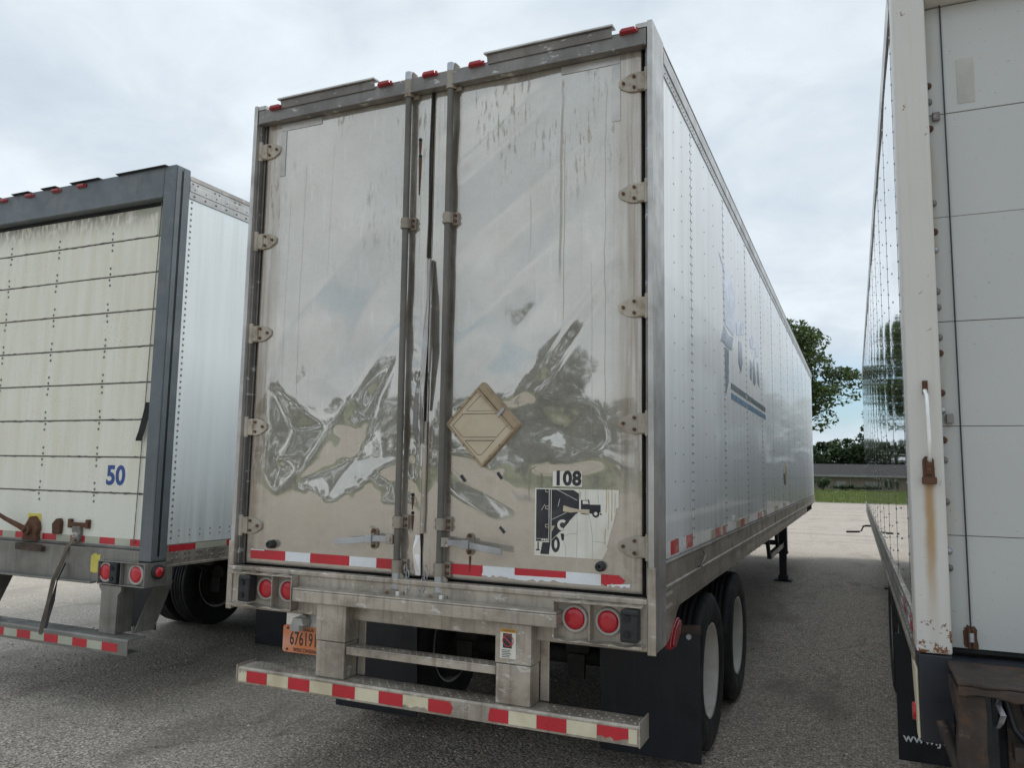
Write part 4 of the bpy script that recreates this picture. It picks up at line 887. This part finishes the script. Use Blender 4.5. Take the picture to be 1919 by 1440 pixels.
# ================================================================== LEFT TRAILER
A = tag(empty('box_trailer', (-3.856, .55, 0)), 'cream roll-up door trailer in a slate grey frame, numbered 50', 'trailer')
for s in (-1, 1):
    b_ = MB(); b_.box(s * 1.172, s * 1.295, 0, .14, 1.085, 4.112); b_.box(s * 1.235, s * 1.2975, .052, .075, 1.12, 4.08, 1)
    b_.build('corner_post', ['slate', 'black'], A, bev=.006)
    b_ = MB(); b_.box(s * 1.297, s * 1.3015, .008, .050, 1.10, 4.10); b_.box(s * 1.297, s * 1.3005, .072, .136, 1.10, 4.10); b_.build('post_edge', 'slate', A, bev=.002)
b_ = MB(); b_.box(-1.17, 1.17, .001, .14, 3.862, 4.108); b_.box(-1.17, 1.17, -.004, .004, 3.864, 3.885); b_.build('header', 'slate', A, bev=.006)
MB().box(-1.17, 1.17, .075, .145, 3.83, 3.862).build('top_seal', 'black', A)
for x in (-.404, -.067, .245, -.75):
    b_ = MB(); b_.box(x - .052, x + .052, -.012, .003, 4.062, 4.094, 1); b_.prism([(x - .046, 4.066), (x + .046, 4.066), (x + .040, 4.090), (x - .040, 4.090)], -.028, -.012, 'y'); b_.build('marker_light', ['lens_dark', 'lens_dark'], A, bev=.008)
for x0, x1 in ((-.62, -.40), (-.24, -.06), (.12, .46), (.66, 1.20), (-1.0, -.8)):
    MB().prism([(.0, 4.104), (-.028, 4.1085), (-.026, 4.114), (.05, 4.1165), (.10, 4.112)], x0, x1, 'x').build('roof_flashing', 'rubber', A)
zs = [3.885, 3.590, 3.300, 3.005, 2.715, 2.430, 2.140, 1.850, 1.573, 1.165]
rnd = random.Random(21)
for i, (za, zb) in enumerate(zip(zs, zs[1:])):
    MB().box(-1.17, 1.17, .080 + rnd.uniform(-.001, .001), .11, zb + .004, za - .004).build('door_panel', 'cream_door', A, bev=.004)
    if i < 8:
        n_ = 60; up = [(-1.17 + 2.34 * k / n_, zb + .0025 + rnd.random() ** 4 * .008) for k in range(n_ + 1)]; dn_ = [(1.17 - 2.34 * k / n_, zb - .0025 - rnd.random() ** 4 * .008) for k in range(n_ + 1)]
        MB().prism(dn_[::-1] + up[::-1], .0780, .084, 'y').build('seam_grime', 'grime', A)
b_ = MB()
for zb in zs[1:-1]:
    for x in (-1.05, -.70, -.087, .551):
        for dz in (-.070, -.024, .024, .072): b_.rivet((x + rnd.uniform(-.006, .006), .079, zb + dz), 'y', -1, .011, .006, 7)
tag(b_.build('hinge_bolts', 'jamb', A), kind='stuff')
MB().box(-1.17, 1.17, .086, .15, 1.10, 3.84).build('door_core', 'black', A)
text('number_text', '50', .205, (.776, .0785, 1.702), 'blue_ink', A, .0065, 1.0, 1.02)
MB().box(.79, 1.075, .0775, .0795, 3.785, 3.83).build('patch_tape', 'green_tape', A); MB().box(1.045, 1.082, .0778, .0795, 3.60, 3.783).build('patch_tape', 'green_tape', A)
MB().tube([(1.085, .070, 3.86), (1.06, .068, 2.6), (1.03, .068, 1.20)], .0035, 6).build('lift_cable', 'jamb', A)
MB().ribbon([(1.10, .06, 2.27), (1.085, .055, 2.18), (1.062, .045, 2.05), (1.042, .04, 1.985), (1.05, .035, 1.975), (1.078, .035, 2.06), (1.105, .045, 2.20)], [(.018, .012, 0)] * 7, .003).build('pull_strap', 'rubber', A)
# bottom of the door
b_ = MB(); b_.box(-1.17, 1.17, .065, .115, 1.158, 1.178); b_.build('door_bottom_channel', 'grey_sill', A, bev=.003)
x = -1.16; i = 0
while x < 1.10:
    wd = .165; reft(A, x, x + wd - .003, 1.182, 1.232, .0792, 'red_tape' if i % 2 else 'green_tape', rnd); x += wd; i += 1
b_ = MB(); b_.prism([(-.20, 1.17), (-.02, 1.17), (-.035, 1.22), (-.02, 1.27), (-.035, 1.32), (-.09, 1.365), (-.12, 1.36), (-.155, 1.31), (-.19, 1.26), (-.185, 1.21)], .035, .078, 'y'); b_.cyl((-.115, 1.258), .04, .005, .036, 'y', 14)
b_.build('door_lock', 'rust', A, bev=.004)
MB().tube([(-.115, .012, 1.255), (-.20, .0, 1.29), (-.32, -.02, 1.335), (-.43, -.04, 1.385), (-.43, -.045, 1.40), (-.39, -.06, 1.405)], [.026, .022, .018, .016, .014, .012], 8).build('lock_lever', 'rust', A)
MB().box(-.20, -.04, .0775, .0795, 1.30, 1.385).build('yellow_label', 'yellow', A)
b_ = MB(); b_.prism([(.145, 1.235), (.23, 1.235), (.235, 1.33), (.215, 1.36), (.18, 1.355), (.135, 1.315), (.14, 1.28)], .045, .078, 'y'); b_.build('door_catch', 'rust', A, bev=.008)
b_ = MB(); b_.box(.315, .545, .052, .062, 1.300, 1.335); b_.box(.315, .345, .05, .078, 1.29, 1.36); b_.box(.515, .545, .05, .078, 1.29, 1.36); b_.build('handle_bracket', 'rust', A, bev=.003)
b_ = MB(); b_.box(.375, .462, .045, .078, 1.19, 1.305); b_.build('strap_anchor', 'jamb', A, bev=.005)
sp_ = [(.418, .036, 1.21), (.410, -.014, 1.14), (.392, -.030, 1.03), (.362, -.066, .90), (.340, -.075, .75), (.326, -.09, .62), (.318, -.108, .50)]
MB().ribbon(sp_, [(.018, .003, 0), (.019, 0, 0), (.012, .012, 0), (.009, .014, 0), (.017, .003, 0), (.011, .012, 0), (.016, 0, 0)], .002).build('pull_strap', 'strap', A)
MB().ribbon([(a + .028, b2 + .012, c_) for a, b2, c_ in sp_[2:]], [(.008, -.012, 0), (.009, -.012, 0), (.012, .01, 0), (.014, .0, 0), (.015, 0, 0)], .002).build('pull_strap', 'rubber', A)
b_ = MB(); b_.box(-1.20, 1.176, .0, .15, .905, 1.156); b_.box(-1.20, .75, -.055, .0, .900, .915); b_.build('rear_sill', 'grey_sill', A, bev=.004)
b_ = MB(); b_.prism([(-.165, 1.105), (.15, 1.100), (.15, 1.135), (.10, 1.155), (-.165, 1.158)], -.035, -.002, 'y'); b_.build('lock_step', 'rust_plate', A, bev=.003)
rn = random.Random(2); MB().prism([(.676 + .10 * k / 6, .975 + rn.uniform(0, .004)) for k in range(7)] + [(.776 - .10 * k / 8, 1.128 - rn.uniform(0, .03)) for k in range(9)], -.0025, -.001, 'y').build('yellow_label', 'yellow', A)
b_ = MB(); X0, X1, Z0, Z1 = .812, 1.300, .905, 1.078
b_.box(X0, X1, -.050, .14, Z1 - .008, Z1); b_.box(X0, X1, -.050, .14, Z0, Z0 + .008); b_.box(X0, X0 + .008, -.050, .14, Z0 + .008, Z1 - .008); b_.box(X1 - .008, X1, -.050, .14, Z0 + .008, Z1 - .008); b_.box(X0 + .008, X1 - .008, -.015, -.005, Z0 + .008, Z1 - .008); b_.box(1.045, 1.051, -.046, -.016, Z0 + .008, Z1 - .008)
b_.build('light_housing', 'grey_sill', A, bev=.003)
lamp(A, .872, .992, .058, -.016); lamp(A, 1.185, .992, .058, -.016)
b_ = MB(); b_.box(.955, 1.030, -.066, -.018, .918, 1.068)
for dz in (.955, 1.03): b_.cyl((.985, dz), .016, -.072, -.064, 'y', 12, 1)
b_.build('dock_bumper', ['rubber', 'black'], A, bev=.008)
b_ = MB(); b_.lathe([(0, .055), (.022, .052), (.026, .040)], (1.300, .06, 1.012), 'x', 20, 1); b_.lathe([(.018, .038), (.034, .034), (.038, .001)], (1.300, .06, 1.012), 'x', 20); b_.build('side_marker_light', ['lens', 'rubber'], A)
b_ = MB(); b_.box(1.23, 1.30, .14, .20, .90, 1.08); b_.build('sill_end', 'grey_sill', A)
for x0 in (.845, -1.0):
    b_ = MB(); b_.prism([(x0 - .035, .897), (x0 + .205, .897), (x0 + .205, .865), (x0 + .175, .83), (x0 + .168, .548), (x0, .548), (x0, .85), (x0 - .02, .875)], -.03, .0, 'y'); b_.box(x0 + .155, x0 + .165, .0, .12, .55, .88); b_.build('guard_post', 'grey_sill', A, bev=.003)
    b_ = MB(); b_.prism([(.06, .55), (.24, .55), (.40, .90), (.22, .90)], x0 + .255, x0 + .263, 'x'); b_.box(x0 + .235, x0 + .255, .06, .075, .55, .60); b_.build('guard_brace', 'grey_sill', A)
G = MB(); G.prism([(-.10, .432), (-.10, .535), (-.09, .546), (.06, .546), (.06, .534), (-.088, .534), (-.088, .444), (.03, .444), (.03, .432)], -1.21, 1.235, 'x')
GB2 = G.build('under_ride_bar', 'grey_sill', A, bev=.002)
x = 1.135; i = 0
while x > -1.18:
    reft(GB2, x - .155, x, .452, .510, -.1005, 'green_tape' if i % 2 else 'red_tape', rnd); x -= .156; i += 1
XA = 1.290
MB().box(XA - .02, XA, .142, 1.6, 1.20, 3.885).build('side_panel', 'white_skin2', A); MB().box(XA - .02, XA, 1.603, 14.2, 1.20, 3.885).build('side_panel', 'white_skin2', A)
MB().box(-XA, -XA + .02, .142, 14.2, 1.20, 3.885).build('side_wall', 'white_skin2', A)
for s in (1, -1):
    MB().prism([(s * (XA - .02), 3.887), (s * (XA + .006), 3.887), (s * (XA + .006), 3.94), (s * (XA + .010), 3.944), (s * (XA + .010), 3.99), (s * (XA + .006), 3.995), (s * (XA + .006), 4.03), (s * (XA - .006), 4.065), (s * (XA - .05), 4.075), (s * (XA - .05), 4.05)], .142, 14.2, 'y').prism([(s * (XA + .0075), 4.03), (s * (XA + .0095), 4.034), (s * (XA - .003), 4.072), (s * (XA - .06), 4.084), (s * (XA - .06), 4.077), (s * (XA - .008), 4.067)], .142, 14.2, 'y', 1).build('top_rail', ['alu_clean', 'jamb'], A)
    MB().prism([(s * (XA - .03), 1.035), (s * (XA + .012), 1.035), (s * (XA + .012), 1.05), (s * (XA + .004), 1.055), (s * (XA + .004), 1.197), (s * (XA - .03), 1.197)], .142, 14.2, 'y').build('bottom_rail', 'alu', A)
b_ = MB()
for k in range(56): b_.rivet((XA, .175, 1.25 + k * .0475), 'x', 1, .011, .006, 6)
for k in range(20):
    for z in (3.915, 3.968): b_.rivet((XA + .008, .19 + k * .115, z), 'x', 1, .010, .006, 6)
    b_.rivet((XA + .006, .17 + (k // 2) * .23 + (k % 2) * .05, 4.012), 'x', 1, .010, .006, 6)
for k in range(10):
    for z in (1.26, 1.30): b_.rivet((XA, .25 + k * .105, z), 'x', 1, .008, .004, 5)
    for z in (1.09, 1.13): b_.rivet((XA + .004, .20 + k * .12, z), 'x', 1, .014, .008, 6); b_.rivet((XA + .004, .24 + k * .12, z), 'x', 1, .014, .008, 6)
tag(b_.build('panel_rivets', 'jamb', A), kind='stuff')
for y0_, y1_, mt_ in ((.16, .42, 'red_tape'), (.42, .75, 'green_tape'), (.75, 1.02, 'red_tape'), (1.02, 1.3, 'green_tape')): MB().box(XA + .0042, XA + .006, y0_, y1_ - .003, 1.148, 1.194).build('reflective_tape', mt_, A)
MB().box(-XA + .02, XA - .02, .14, 14.2, 4.04, 4.062).build('roof', 'alu_clean', A)
MB().box(-XA + .02, XA - .02, 14.17, 14.2, 1.05, 4.04).build('front_wall', 'white_skin2', A)
MB().box(-XA + .04, XA - .04, .15, 14.1, 1.10, 1.14).build('floor', 'chassis', A)
for k in range(1, 33): MB().box(-1.25, 1.25, .2 + k * .41, .25 + k * .41, 1.0, 1.10).build('cross_member', 'chassis', A)
running_gear(A, (2.75, 4.0), 1.135)
for x0 in (.66, -1.26): MB().ribbon([(x0 + .30, 1.85 + .02 * t, .95 - .86 * t) for t in (0, .5, 1)], [(.30, 0, 0)] * 3, .005).build('mud_flap', 'flap', A)
for s in (-1, 1): MB().box(s * .98 - .07, s * .98 + .07, 10.3, 10.44, .03, 1.06).box(s * .98 - .14, s * .98 + .14, 10.24, 10.5, .01, .03).build('landing_leg', 'navy', A)

# ================================================================== RIGHT TRAILER
B = tag(empty('box_trailer', (3.675, -.08, 0), rz=.0029), 'white roll-up door trailer with polished sides and a rusty lift platform', 'trailer')
for s in (-1, 1):
    b_ = MB(); b_.box(s * 1.168, s * 1.295, 0, .022, 1.100, 4.10); b_.box(s * 1.255, s * 1.295, .022, .20, 1.10, 4.10); b_.build('corner_post', 'white_post', B, bev=.010)
MB().box(-1.168, 1.168, .0, .15, 3.86, 4.10).build('header', 'white_post', B, bev=.006)
zs = [3.855, 3.365, 2.906, 2.453, 2.012, 1.565, 1.118]
rnd = random.Random(8)
for za, zb in zip(zs, zs[1:]): MB().box(-1.22, 1.22, .080 + rnd.uniform(-.0015, .0015), .115, zb + .0012, za - .0012).build('door_panel', 'white_door', B, bev=.0015)
MB().box(-1.23, 1.23, .09, .16, 1.10, 3.86).build('door_core', 'black', B)
MB().tube([(-1.103, .072, 3.86), (-1.099, .070, 2.4), (-1.095, .070, 1.20)], .003, 6).build('lift_cable', 'ink', B)
b_ = MB(); b_.box(-1.107, -1.083, .062, .080, 1.122, 1.200); b_.box(-1.104, -1.100, .05, .064, 1.125, 1.20); b_.box(-1.090, -1.086, .05, .064, 1.125, 1.20); b_.cyl((-1.095, .055), .010, 1.150, 1.185, 'z', 10, 1); b_.build('cable_anchor', ['rust', 'zinc'], B)
rn = random.Random(3); ob = [(-1.095 + (.024 + rn.uniform(-.005, .005)) * (1 if abs(math.cos(t)) > .7 else .8) * math.copysign(abs(math.cos(t)) ** .4, math.cos(t)), 1.163 + (.046 + rn.uniform(-.006, .006)) * math.copysign(abs(math.sin(t)) ** .4, math.sin(t))) for t in [2 * math.pi * k / 28 for k in range(28)]]
MB().prism(ob, .0775, .079, 'y').build('rust_patch', 'rust', B)
for zb in zs[1:-1]:
    for dz in (-.135, -.062, .062, .135):
        if rnd.random() < .92:
            MB().lathe([(.0, .0145), (-.008, .0140), (-.013, .009), (-.014, .0005)], (-1.160, .079, zb + dz + rnd.uniform(-.006, .006)), 'y', 14).build('hinge_bolt', rnd.choice(['jamb', 'jamb', 'zinc', 'rust']), B)
MB().box(-1.150, -1.122, .05, .078, 2.022, 2.062).build('roller_bracket', 'jamb', B, bev=.004); MB().box(-1.150, -1.12, .06, .078, 3.335, 3.372).build('roller_bracket', 'jamb', B, bev=.004)
MB().box(-1.05, -.985, .0775, .0795, 3.40, 3.60).build('reflector_patch', 'ring', B)
# grab handle with its rusted lower bracket
h = MB(); hx0 = 2.449 - 3.675
h.tube([(hx0 - .002, -.012, 2.155), (hx0, -.035, 2.13), (hx0 + .002, -.042, 2.08), (hx0 + .004, -.042, 1.96), (hx0 + .004, -.036, 1.885), (hx0 + .003, -.018, 1.865)], .0085, 10)
h.build('grab_handle', 'alu_bright', B)
h = MB(); h.box(hx0 - .011, hx0 + .009, -.010, -.0005, 2.140, 2.196)
for z in (2.184, 2.160): h.cyl((hx0 - .001, z), .006, -.016, -.009, 'y', 8)
h.build('handle_mount', 'rust', B, bev=.002)
h = MB(); h.prism([(hx0 - .022, 1.80), (hx0 + .022, 1.80), (hx0 + .020, 1.87), (hx0 + .010, 1.885), (hx0 - .012, 1.885), (hx0 - .022, 1.87)], -.012, -.0005, 'y'); h.box(hx0 - .009, hx0 + .009, -.024, -.012, 1.812, 1.872); h.box(hx0 - .026, hx0 + .026, -.034, -.0005, 1.772, 1.801)
for z in (1.855, 1.832): h.cyl((hx0, z), .008, -.030, -.023, 'y', 8)
h.build('handle_mount', 'rust', B, bev=.003)
# polished side, slightly bowed sheets
XB = -1.288
def bowed(y0, y1, z0, z1, amp):
    ny, nz = 9, 14; v = []
    rs = random.Random(int(y0 * 100)); ph = [rs.uniform(-1, 1) for _ in range(6)]
    for j in range(nz):
        z = z0 + (z1 - z0) * j / (nz - 1)
        for i in range(ny):
            t = i / (ny - 1); a = amp * (math.sin(math.pi * t) * (1 + .4 * ph[0]) + .35 * ph[1] * math.sin(2 * math.pi * t)) + .0010 * math.sin(math.pi * t) * math.sin(z * 2.1 + ph[2] * 3)
            v.append((XB - a, y0 + (y1 - y0) * t, z))
    f = [(j * ny + i, j * ny + ny + i, j * ny + ny + i + 1, j * ny + i + 1) for j in range(nz - 1) for i in range(ny - 1)]
    mb = MB().add(v, f, 0, True); mb.box(XB + .004, XB + .02, y0 + .001, y1 - .001, z0, z1); return mb
sb = [.20] + [.37 + 1.1 * k for k in range(14)] + [15.7]
for a, c_ in zip(sb, sb[1:]): bowed(a + .002, c_ - .002, 1.245, 3.96, .0016 if c_ - a > .3 else .0003).build('side_panel', 'mirror_skin', B)
b_ = MB()
for i, (a, c_) in enumerate(zip(sb, sb[1:])):
    n_ = 34 if i < 7 else 16
    for k in range(n_):
        b_.rivet((XB, c_ - .02, 1.30 + k * 2.6 / (n_ - 1)), 'x', -1, .008, .005, 5)
        if k % 2 == 0 and i: b_.rivet((XB - .0018, (a + c_) / 2, 1.33 + k * 2.55 / (n_ - 1)), 'x', -1, .007, .004, 5)
tag(b_.build('panel_rivets', 'zinc', B), kind='stuff')
b_ = MB()
for c_ in sb[1:-1]: b_.box(XB - .0012, XB + .004, c_ - .004, c_ + .004, 1.245, 3.96)
b_.build('seam_strips', 'jamb', B)
MB().prism([(XB + .02, 3.962), (XB - .008, 3.962), (XB - .012, 4.0), (XB - .012, 4.06), (XB + .002, 4.095), (XB + .05, 4.095), (XB + .05, 4.07)], .20, 15.7, 'y').build('top_rail', 'alu_clean', B)
MB().prism([(XB + .03, 1.03), (XB - .012, 1.03), (XB - .012, 1.05), (XB - .004, 1.06), (XB - .004, 1.215), (XB - .012, 1.225), (XB - .012, 1.243), (XB + .03, 1.243)], .20, 15.7, 'y').build('bottom_rail', 'alu', B)
b_ = MB()
for k in range(150):
    b_.rivet((XB - .004, .3 + k * .1, 1.18), 'x', -1, .012, .008, 6); b_.rivet((XB - .004, .35 + k * .1, 1.10), 'x', -1, .012, .008, 6)
tag(b_.build('rail_rivets', 'zinc', B), kind='stuff')
for y0_, y1_, mt_ in ((.25, .42, 'red_tape'), (.42, .58, 'white_tape'), (.75, .95, 'red_tape'), (.95, 1.2, 'white_tape')): MB().box(XB - .0058, XB - .0042, y0_, y1_ - .003, 1.135, 1.195).build('reflective_tape', mt_, B)
MB().box(1.27, 1.288, .20, 15.7, 1.245, 3.96).build('side_wall', 'white_skin', B)
MB().box(-1.26, 1.26, .2, 15.7, 4.06, 4.085).build('roof', 'alu_clean', B); MB().box(-1.26, 1.26, 15.67, 15.7, 1.05, 4.06).build('front_wall', 'white_skin', B)
MB().box(-1.25, 1.25, .2, 15.6, 1.08, 1.12).build('floor', 'chassis', B)
for k in range(1, 36): MB().box(-1.24, 1.24, .2 + k * .41, .25 + k * .41, .98, 1.08).build('cross_member', 'chassis', B)
running_gear(B, (2.63, 3.88), 1.125)
fl = MB().ribbon([(-.985, 1.76 + .03 * t, .86 - .74 * t) for t in (0, .3, .6, 1)], [(.325, 0, 0)] * 4, .005).build('mud_flap', 'flap', B)
text('flap_text', 'www.JC', .070, (-1.155, 1.774, .255), 'white_tape', fl, .001, 1.1, 1.0)
# crank handle of the landing gear, landing legs
MB().tube([(-1.26, 10.6, .985), (-1.36, 10.6, .985), (-1.40, 10.6, .975), (-1.43, 10.6, .90), (-1.46, 10.6, .885), (-1.66, 10.6, .875)], .016, 8).build('crank_handle', 'navy', B)
for s in (-1, 1): MB().box(s * .98 - .07, s * .98 + .07, 10.5, 10.64, .03, 1.04).box(s * .98 - .14, s * .98 + .14, 10.44, 10.7, .01, .03).build('landing_leg', 'navy', B)
# sill end, dented edge and rusty lift platform
b_ = MB(); b_.box(-1.290, -1.168, .004, .20, .755, 1.096); b_.build('sill_end', 'navy', B, bev=.006)
rn = random.Random(6)
MB().prism([(.012 + .03 * k / 5, .765 + .265 * k / 5) for k in range(6)] + [(.30 - .22 * k / 7 + rn.uniform(-.008, .008), 1.03 - .265 * k / 7) for k in range(8)], -1.300, -1.291, 'x').build('bent_edge_plate', 'cream_tape', B, bev=.003)
b_ = MB(); b_.cyl((.13, .84), .035, -1.312, -1.292, 'x', 16); b_.build('side_marker_light', 'lens', B)
b_ = MB(); b_.box(-1.168, 1.168, .004, .12, .80, 1.085); b_.build('rear_sill', 'navy', B)
rn = random.Random(40); fr = [(-1.19 + 2.38 * k / 60, -.355 + rn.uniform(-.006, .010)) for k in range(61)]
pl = MB(); pl.prism(fr + [(1.19, .075), (-1.19, .075)], 1.066, 1.080, 'z'); pl.prism([(-1.19 + 2.38 * k / 40, 1.030 + rn.uniform(-.008, .012)) for k in range(41)] + [(1.19, 1.066), (-1.19, 1.066)], -.352, -.343, 'y'); pl.build('lift_platform', 'rust_plate', B, bev=.006, seg=1)
for x0 in (-1.192, 1.10):
    b_ = MB(); b_.prism([(x0, .2), (x0 + .09, .2)] + [(x0 + .09 + rn.uniform(-.004, .003), .2 + .834 * k / 14) for k in range(1, 15)] + [(x0 + rn.uniform(-.004, .004), 1.034 - .834 * k / 14) for k in range(0, 14)], -.335, -.27, 'y'); b_.prism([(-.27, .90), (-.27, 1.034), (.003, 1.034), (.003, .98), (-.10, .95)], x0 + .004, x0 + .085, 'x'); b_.build('platform_post', 'rust_plate', B, bev=.004)
MB().tube([(-1.235, -.20, .90), (-1.20, -.24, .80), (-1.165, -.28, .66), (-1.12, -.30, .40)], .022, 6).build('diagonal_brace', 'rust_plate', B)
b_ = MB(); b_.prism([(-1.10, .2), (-1.055, .2), (-1.075, 1.034), (-1.10, 1.034)], -.22, -.20, 'y'); b_.build('guide_plate', 'navy', B)
rn = random.Random(15); b_ = MB(); b_.ribbon([(-1.045, -.205, 1.01), (-1.052, -.225, .985), (-1.040, -.24, .955), (-1.046, -.225, .925), (-1.055, -.205, .90)], [(.008, .002, 0), (.009, -.003, 0), (.010, .002, 0), (.009, -.002, 0), (.006, 0, 0)], .002); b_.build('bent_tab', 'zinc', B, bev=.001)
b_ = MB()
for k in range(5): b_.box(-1.07 + k * .30, -1.05 + k * .30, -.19, -.10, .35, 1.03)
b_.tube([(-1.03, -.17, 1.03), (-1.0, -.19, .9), (-.93, -.2, .8), (-.95, -.19, .6)], .012, 6); b_.tube([(-.98, -.15, 1.03), (-.96, -.2, .93), (-.86, -.2, .88)], .009, 6)
b_.build('lift_linkage', 'navy', B, bev=.003)
b_ = MB(); b_.box(-1.02, 1.02, -.30, -.24, .815, .868); b_.box(-1.02, 1.02, -.16, -.12, .55, 1.03); b_.build('platform_crossbar', 'rust_plate', B, bev=.004)

# ================================================================== VEGETATION AND FAR BUILDING
def leaves(mb, c, rx, rz, n, size, rnd, flat=.6):
    for _ in range(n):
        while True:
            p = Vector((rnd.uniform(-1, 1), rnd.uniform(-1, 1), rnd.uniform(-1, 1)))
            if p.length < 1: break
        p = p.normalized() * p.length ** .55
        q = Vector((c[0] + p.x * rx, c[1] + p.y * rx, c[2] + p.z * rz)); s = size * rnd.uniform(.6, 1.3)
        a = Vector((rnd.gauss(0, 1), rnd.gauss(0, 1), rnd.gauss(0, flat))).normalized(); bq = a.cross(Vector((rnd.gauss(0, .5), rnd.gauss(0, .5), 1))).normalized()
        mb.v += [tuple(q - a * s), tuple(q + bq * s * .55), tuple(q + a * s), tuple(q - bq * s * .55)]; o = len(mb.v) - 4
        mb.f.append((o, o + 1, o + 2, o + 3)); mb.m.append(0); mb.sm.append(False)
def tree(name, loc, height, base, rad, seed, nclump, nleaf, size, label, group=None, leafmat='leaf', tr=.28, flatc=.45, lean=0):
    rnd = random.Random(seed); root = tag(empty(name, loc), label, 'tree', group)
    tk = MB(); tk.tube([(0, 0, -.3), (.05 * height * .2, 0, height * .25), (.1 + lean * .5, .1, height * .55), (lean, 0, height * .85)], [tr, tr * .8, tr * .5, tr * .12], 9)
    cl = MB()
    for i in range(nclump):
        zf = (i + rnd.random()) / nclump; z = base + (height - base) * zf
        prof_ = math.sin(math.pi * min(1, max(0, .12 + .85 * zf))) ** .65
        an = i * 2.399 + rnd.uniform(-.5, .5); rr_ = rad * prof_ * rnd.uniform(.35, 1.0)
        c = (rr_ * math.cos(an) + lean * zf, rr_ * math.sin(an), z)
        cr_ = rad * rnd.uniform(.20, .36)
        leaves(cl, c, cr_, cr_ * flatc, nleaf, size, rnd)
        zb = max(height * .2, z - rr_ * .6); tk.tube([(lean * .4 * zb / height, 0, zb), (c[0] * .55, c[1] * .55, (zb + z) / 2 - .1), c], [tr * .3, tr * .16, tr * .05], 5)
    tk.build('trunk', 'bark', root); cl.build('crown', leafmat, root); return root
tree('maple_tree', (-4.0, 63, .2), 13.6, 6.0, 6.3, 5, 84, 300, .19, 'tall dark green tree with layered ragged crown standing on the grass verge')
for i, (x, y, h_, r0) in enumerate(((-9.5, 104, 7.2, 3.8), (-4.2, 101, 6.6, 3.4), (-1.4, 104, 6.7, 3.2), (.9, 106, 6.9, 3.6), (2.7, 103, 6.2, 3.0), (5.6, 103, 12.0, 4.0), (10.5, 104, 13.0, 4.4), (-15.5, 102, 8.4, 4.2))):
    tree('background_tree', (x, y, -.9), h_, .8, r0, 31 + i, 30, 150, .24, 'bushy green tree in the row rising behind the long low building', 'trees behind the building', 'leaf2', .2, .7)
# trees across the yard behind the viewpoint, seen mirrored in the polished doors
tree('yard_tree', (-13.6, -38.5, 0), 9.8, 1.6, 3.2, 71, 60, 150, .17, 'tall yard tree mirrored in the right door beside its diagonal crease', None, 'leaf', .2, .6)
for i, (x, y, h_, r0) in enumerate(((-78, -66, 11, 6), (-68, -74, 10, 6), (-58, -80, 11, 6.5), (-47, -85, 9.5, 6), (-36, -88, 10.5, 6.5), (-24, -90, 10, 6), (-13, -92, 8.5, 6), (-1, -92, 10, 6.5), (11, -92, 9, 6))):
    tree('hedgerow_tree', (x, y, 0), h_, .6, r0, 51 + i, 24, 80, .48, 'far hedgerow tree mirrored low in the polished doors', 'hedgerow trees across the yard', 'leaf2', .2, .8)
def bush(loc, h_, r0, seed, label):
    rnd = random.Random(seed); root = tag(empty('roadside_bush', loc), label, 'bush', 'bushes along the building')
    st = MB(); cl = MB()
    for k in range(9):
        a = rnd.uniform(0, 6.3); t = rnd.uniform(.2, 1) * r0; c = (t * math.cos(a), t * math.sin(a) * .6, h_ * rnd.uniform(.35, .85)); st.tube([(0, 0, 0), c], [.03, .01], 5); leaves(cl, c, r0 * .45, h_ * .22, 70, .11, rnd)
    st.build('stem', 'bark', root); cl.build('foliage', 'leaf2', root)
bush((-.75, 73, .38), 1.25, .8, 1, 'dark leafy bush by the trailer front end below the building wall')
bush((1.0, 74, .38), .7, 1.1, 2, 'low spreading bush under the building downpipe')
bush((3.2, 74, .38), .55, 1.0, 3, 'low thin bush at the wall near the right trailer')
bush((-4.2, 73.5, .38), 1.0, 1.2, 4, 'wide bush beside the tall verge tree')
# rough grass on the verge
gr = MB(); rnd = random.Random(12)
for _ in range(9000):
    x, y = rnd.uniform(-9, 8), 52.0 + 22 * rnd.random() ** 1.2; z = gz(x, y); h_ = rnd.uniform(.10, .30); a = rnd.uniform(0, 3.14); w_ = .03; lx, ly = rnd.gauss(0, .06), rnd.gauss(0, .06)
    gr.add([(x - w_ * math.cos(a), y - w_ * math.sin(a), z), (x + w_ * math.cos(a), y + w_ * math.sin(a), z), (x + lx, y + ly, z + h_)], [(0, 1, 2)])
tag(gr.build('verge_grass', 'grass'), 'rough green grass growing on the verge beyond the lot', 'grass', kind='stuff')
# long low building
bd = tag(empty('low_building', (0, 84, -.9)), 'long low tan building with a dark shingle roof beyond the grass verge', 'building')
MB().box(-30, 30, 0, 10, 0, 2.62).build('wall', 'wall', bd)
rf = MB(); rf.prism([(-.5, 2.60), (-.5, 2.72), (4.8, 3.92), (10.5, 2.72), (10.5, 2.60)], -30.6, 30.6, 'x'); rf.build('roof', 'roofing', bd)
MB().box(-30.6, 30.6, -.62, -.505, 2.55, 2.74).build('gutter', 'trim', bd)
for x in (-9.0, 1.5, 12): MB().cyl((x, -.06), .06, 0, 2.6, 'z', 8).build('downpipe', 'trim', bd)
for x in (-4.5, 3.4, 8.2): f = MB().box(x, x + 1.3, -.06, -.002, 1.15, 2.2).build('window', 'trim', bd); MB().box(x + .08, x + 1.22, -.075, -.062, 1.23, 2.12).build('pane', 'glass', f)
for x in (.1, 6.0): d = MB().box(x, x + .95, -.05, -.002, .02, 2.1).build('door', 'trim', bd); MB().box(x + .78, x + .86, -.10, -.052, .95, 1.05).build('handle', 'chrome', d)
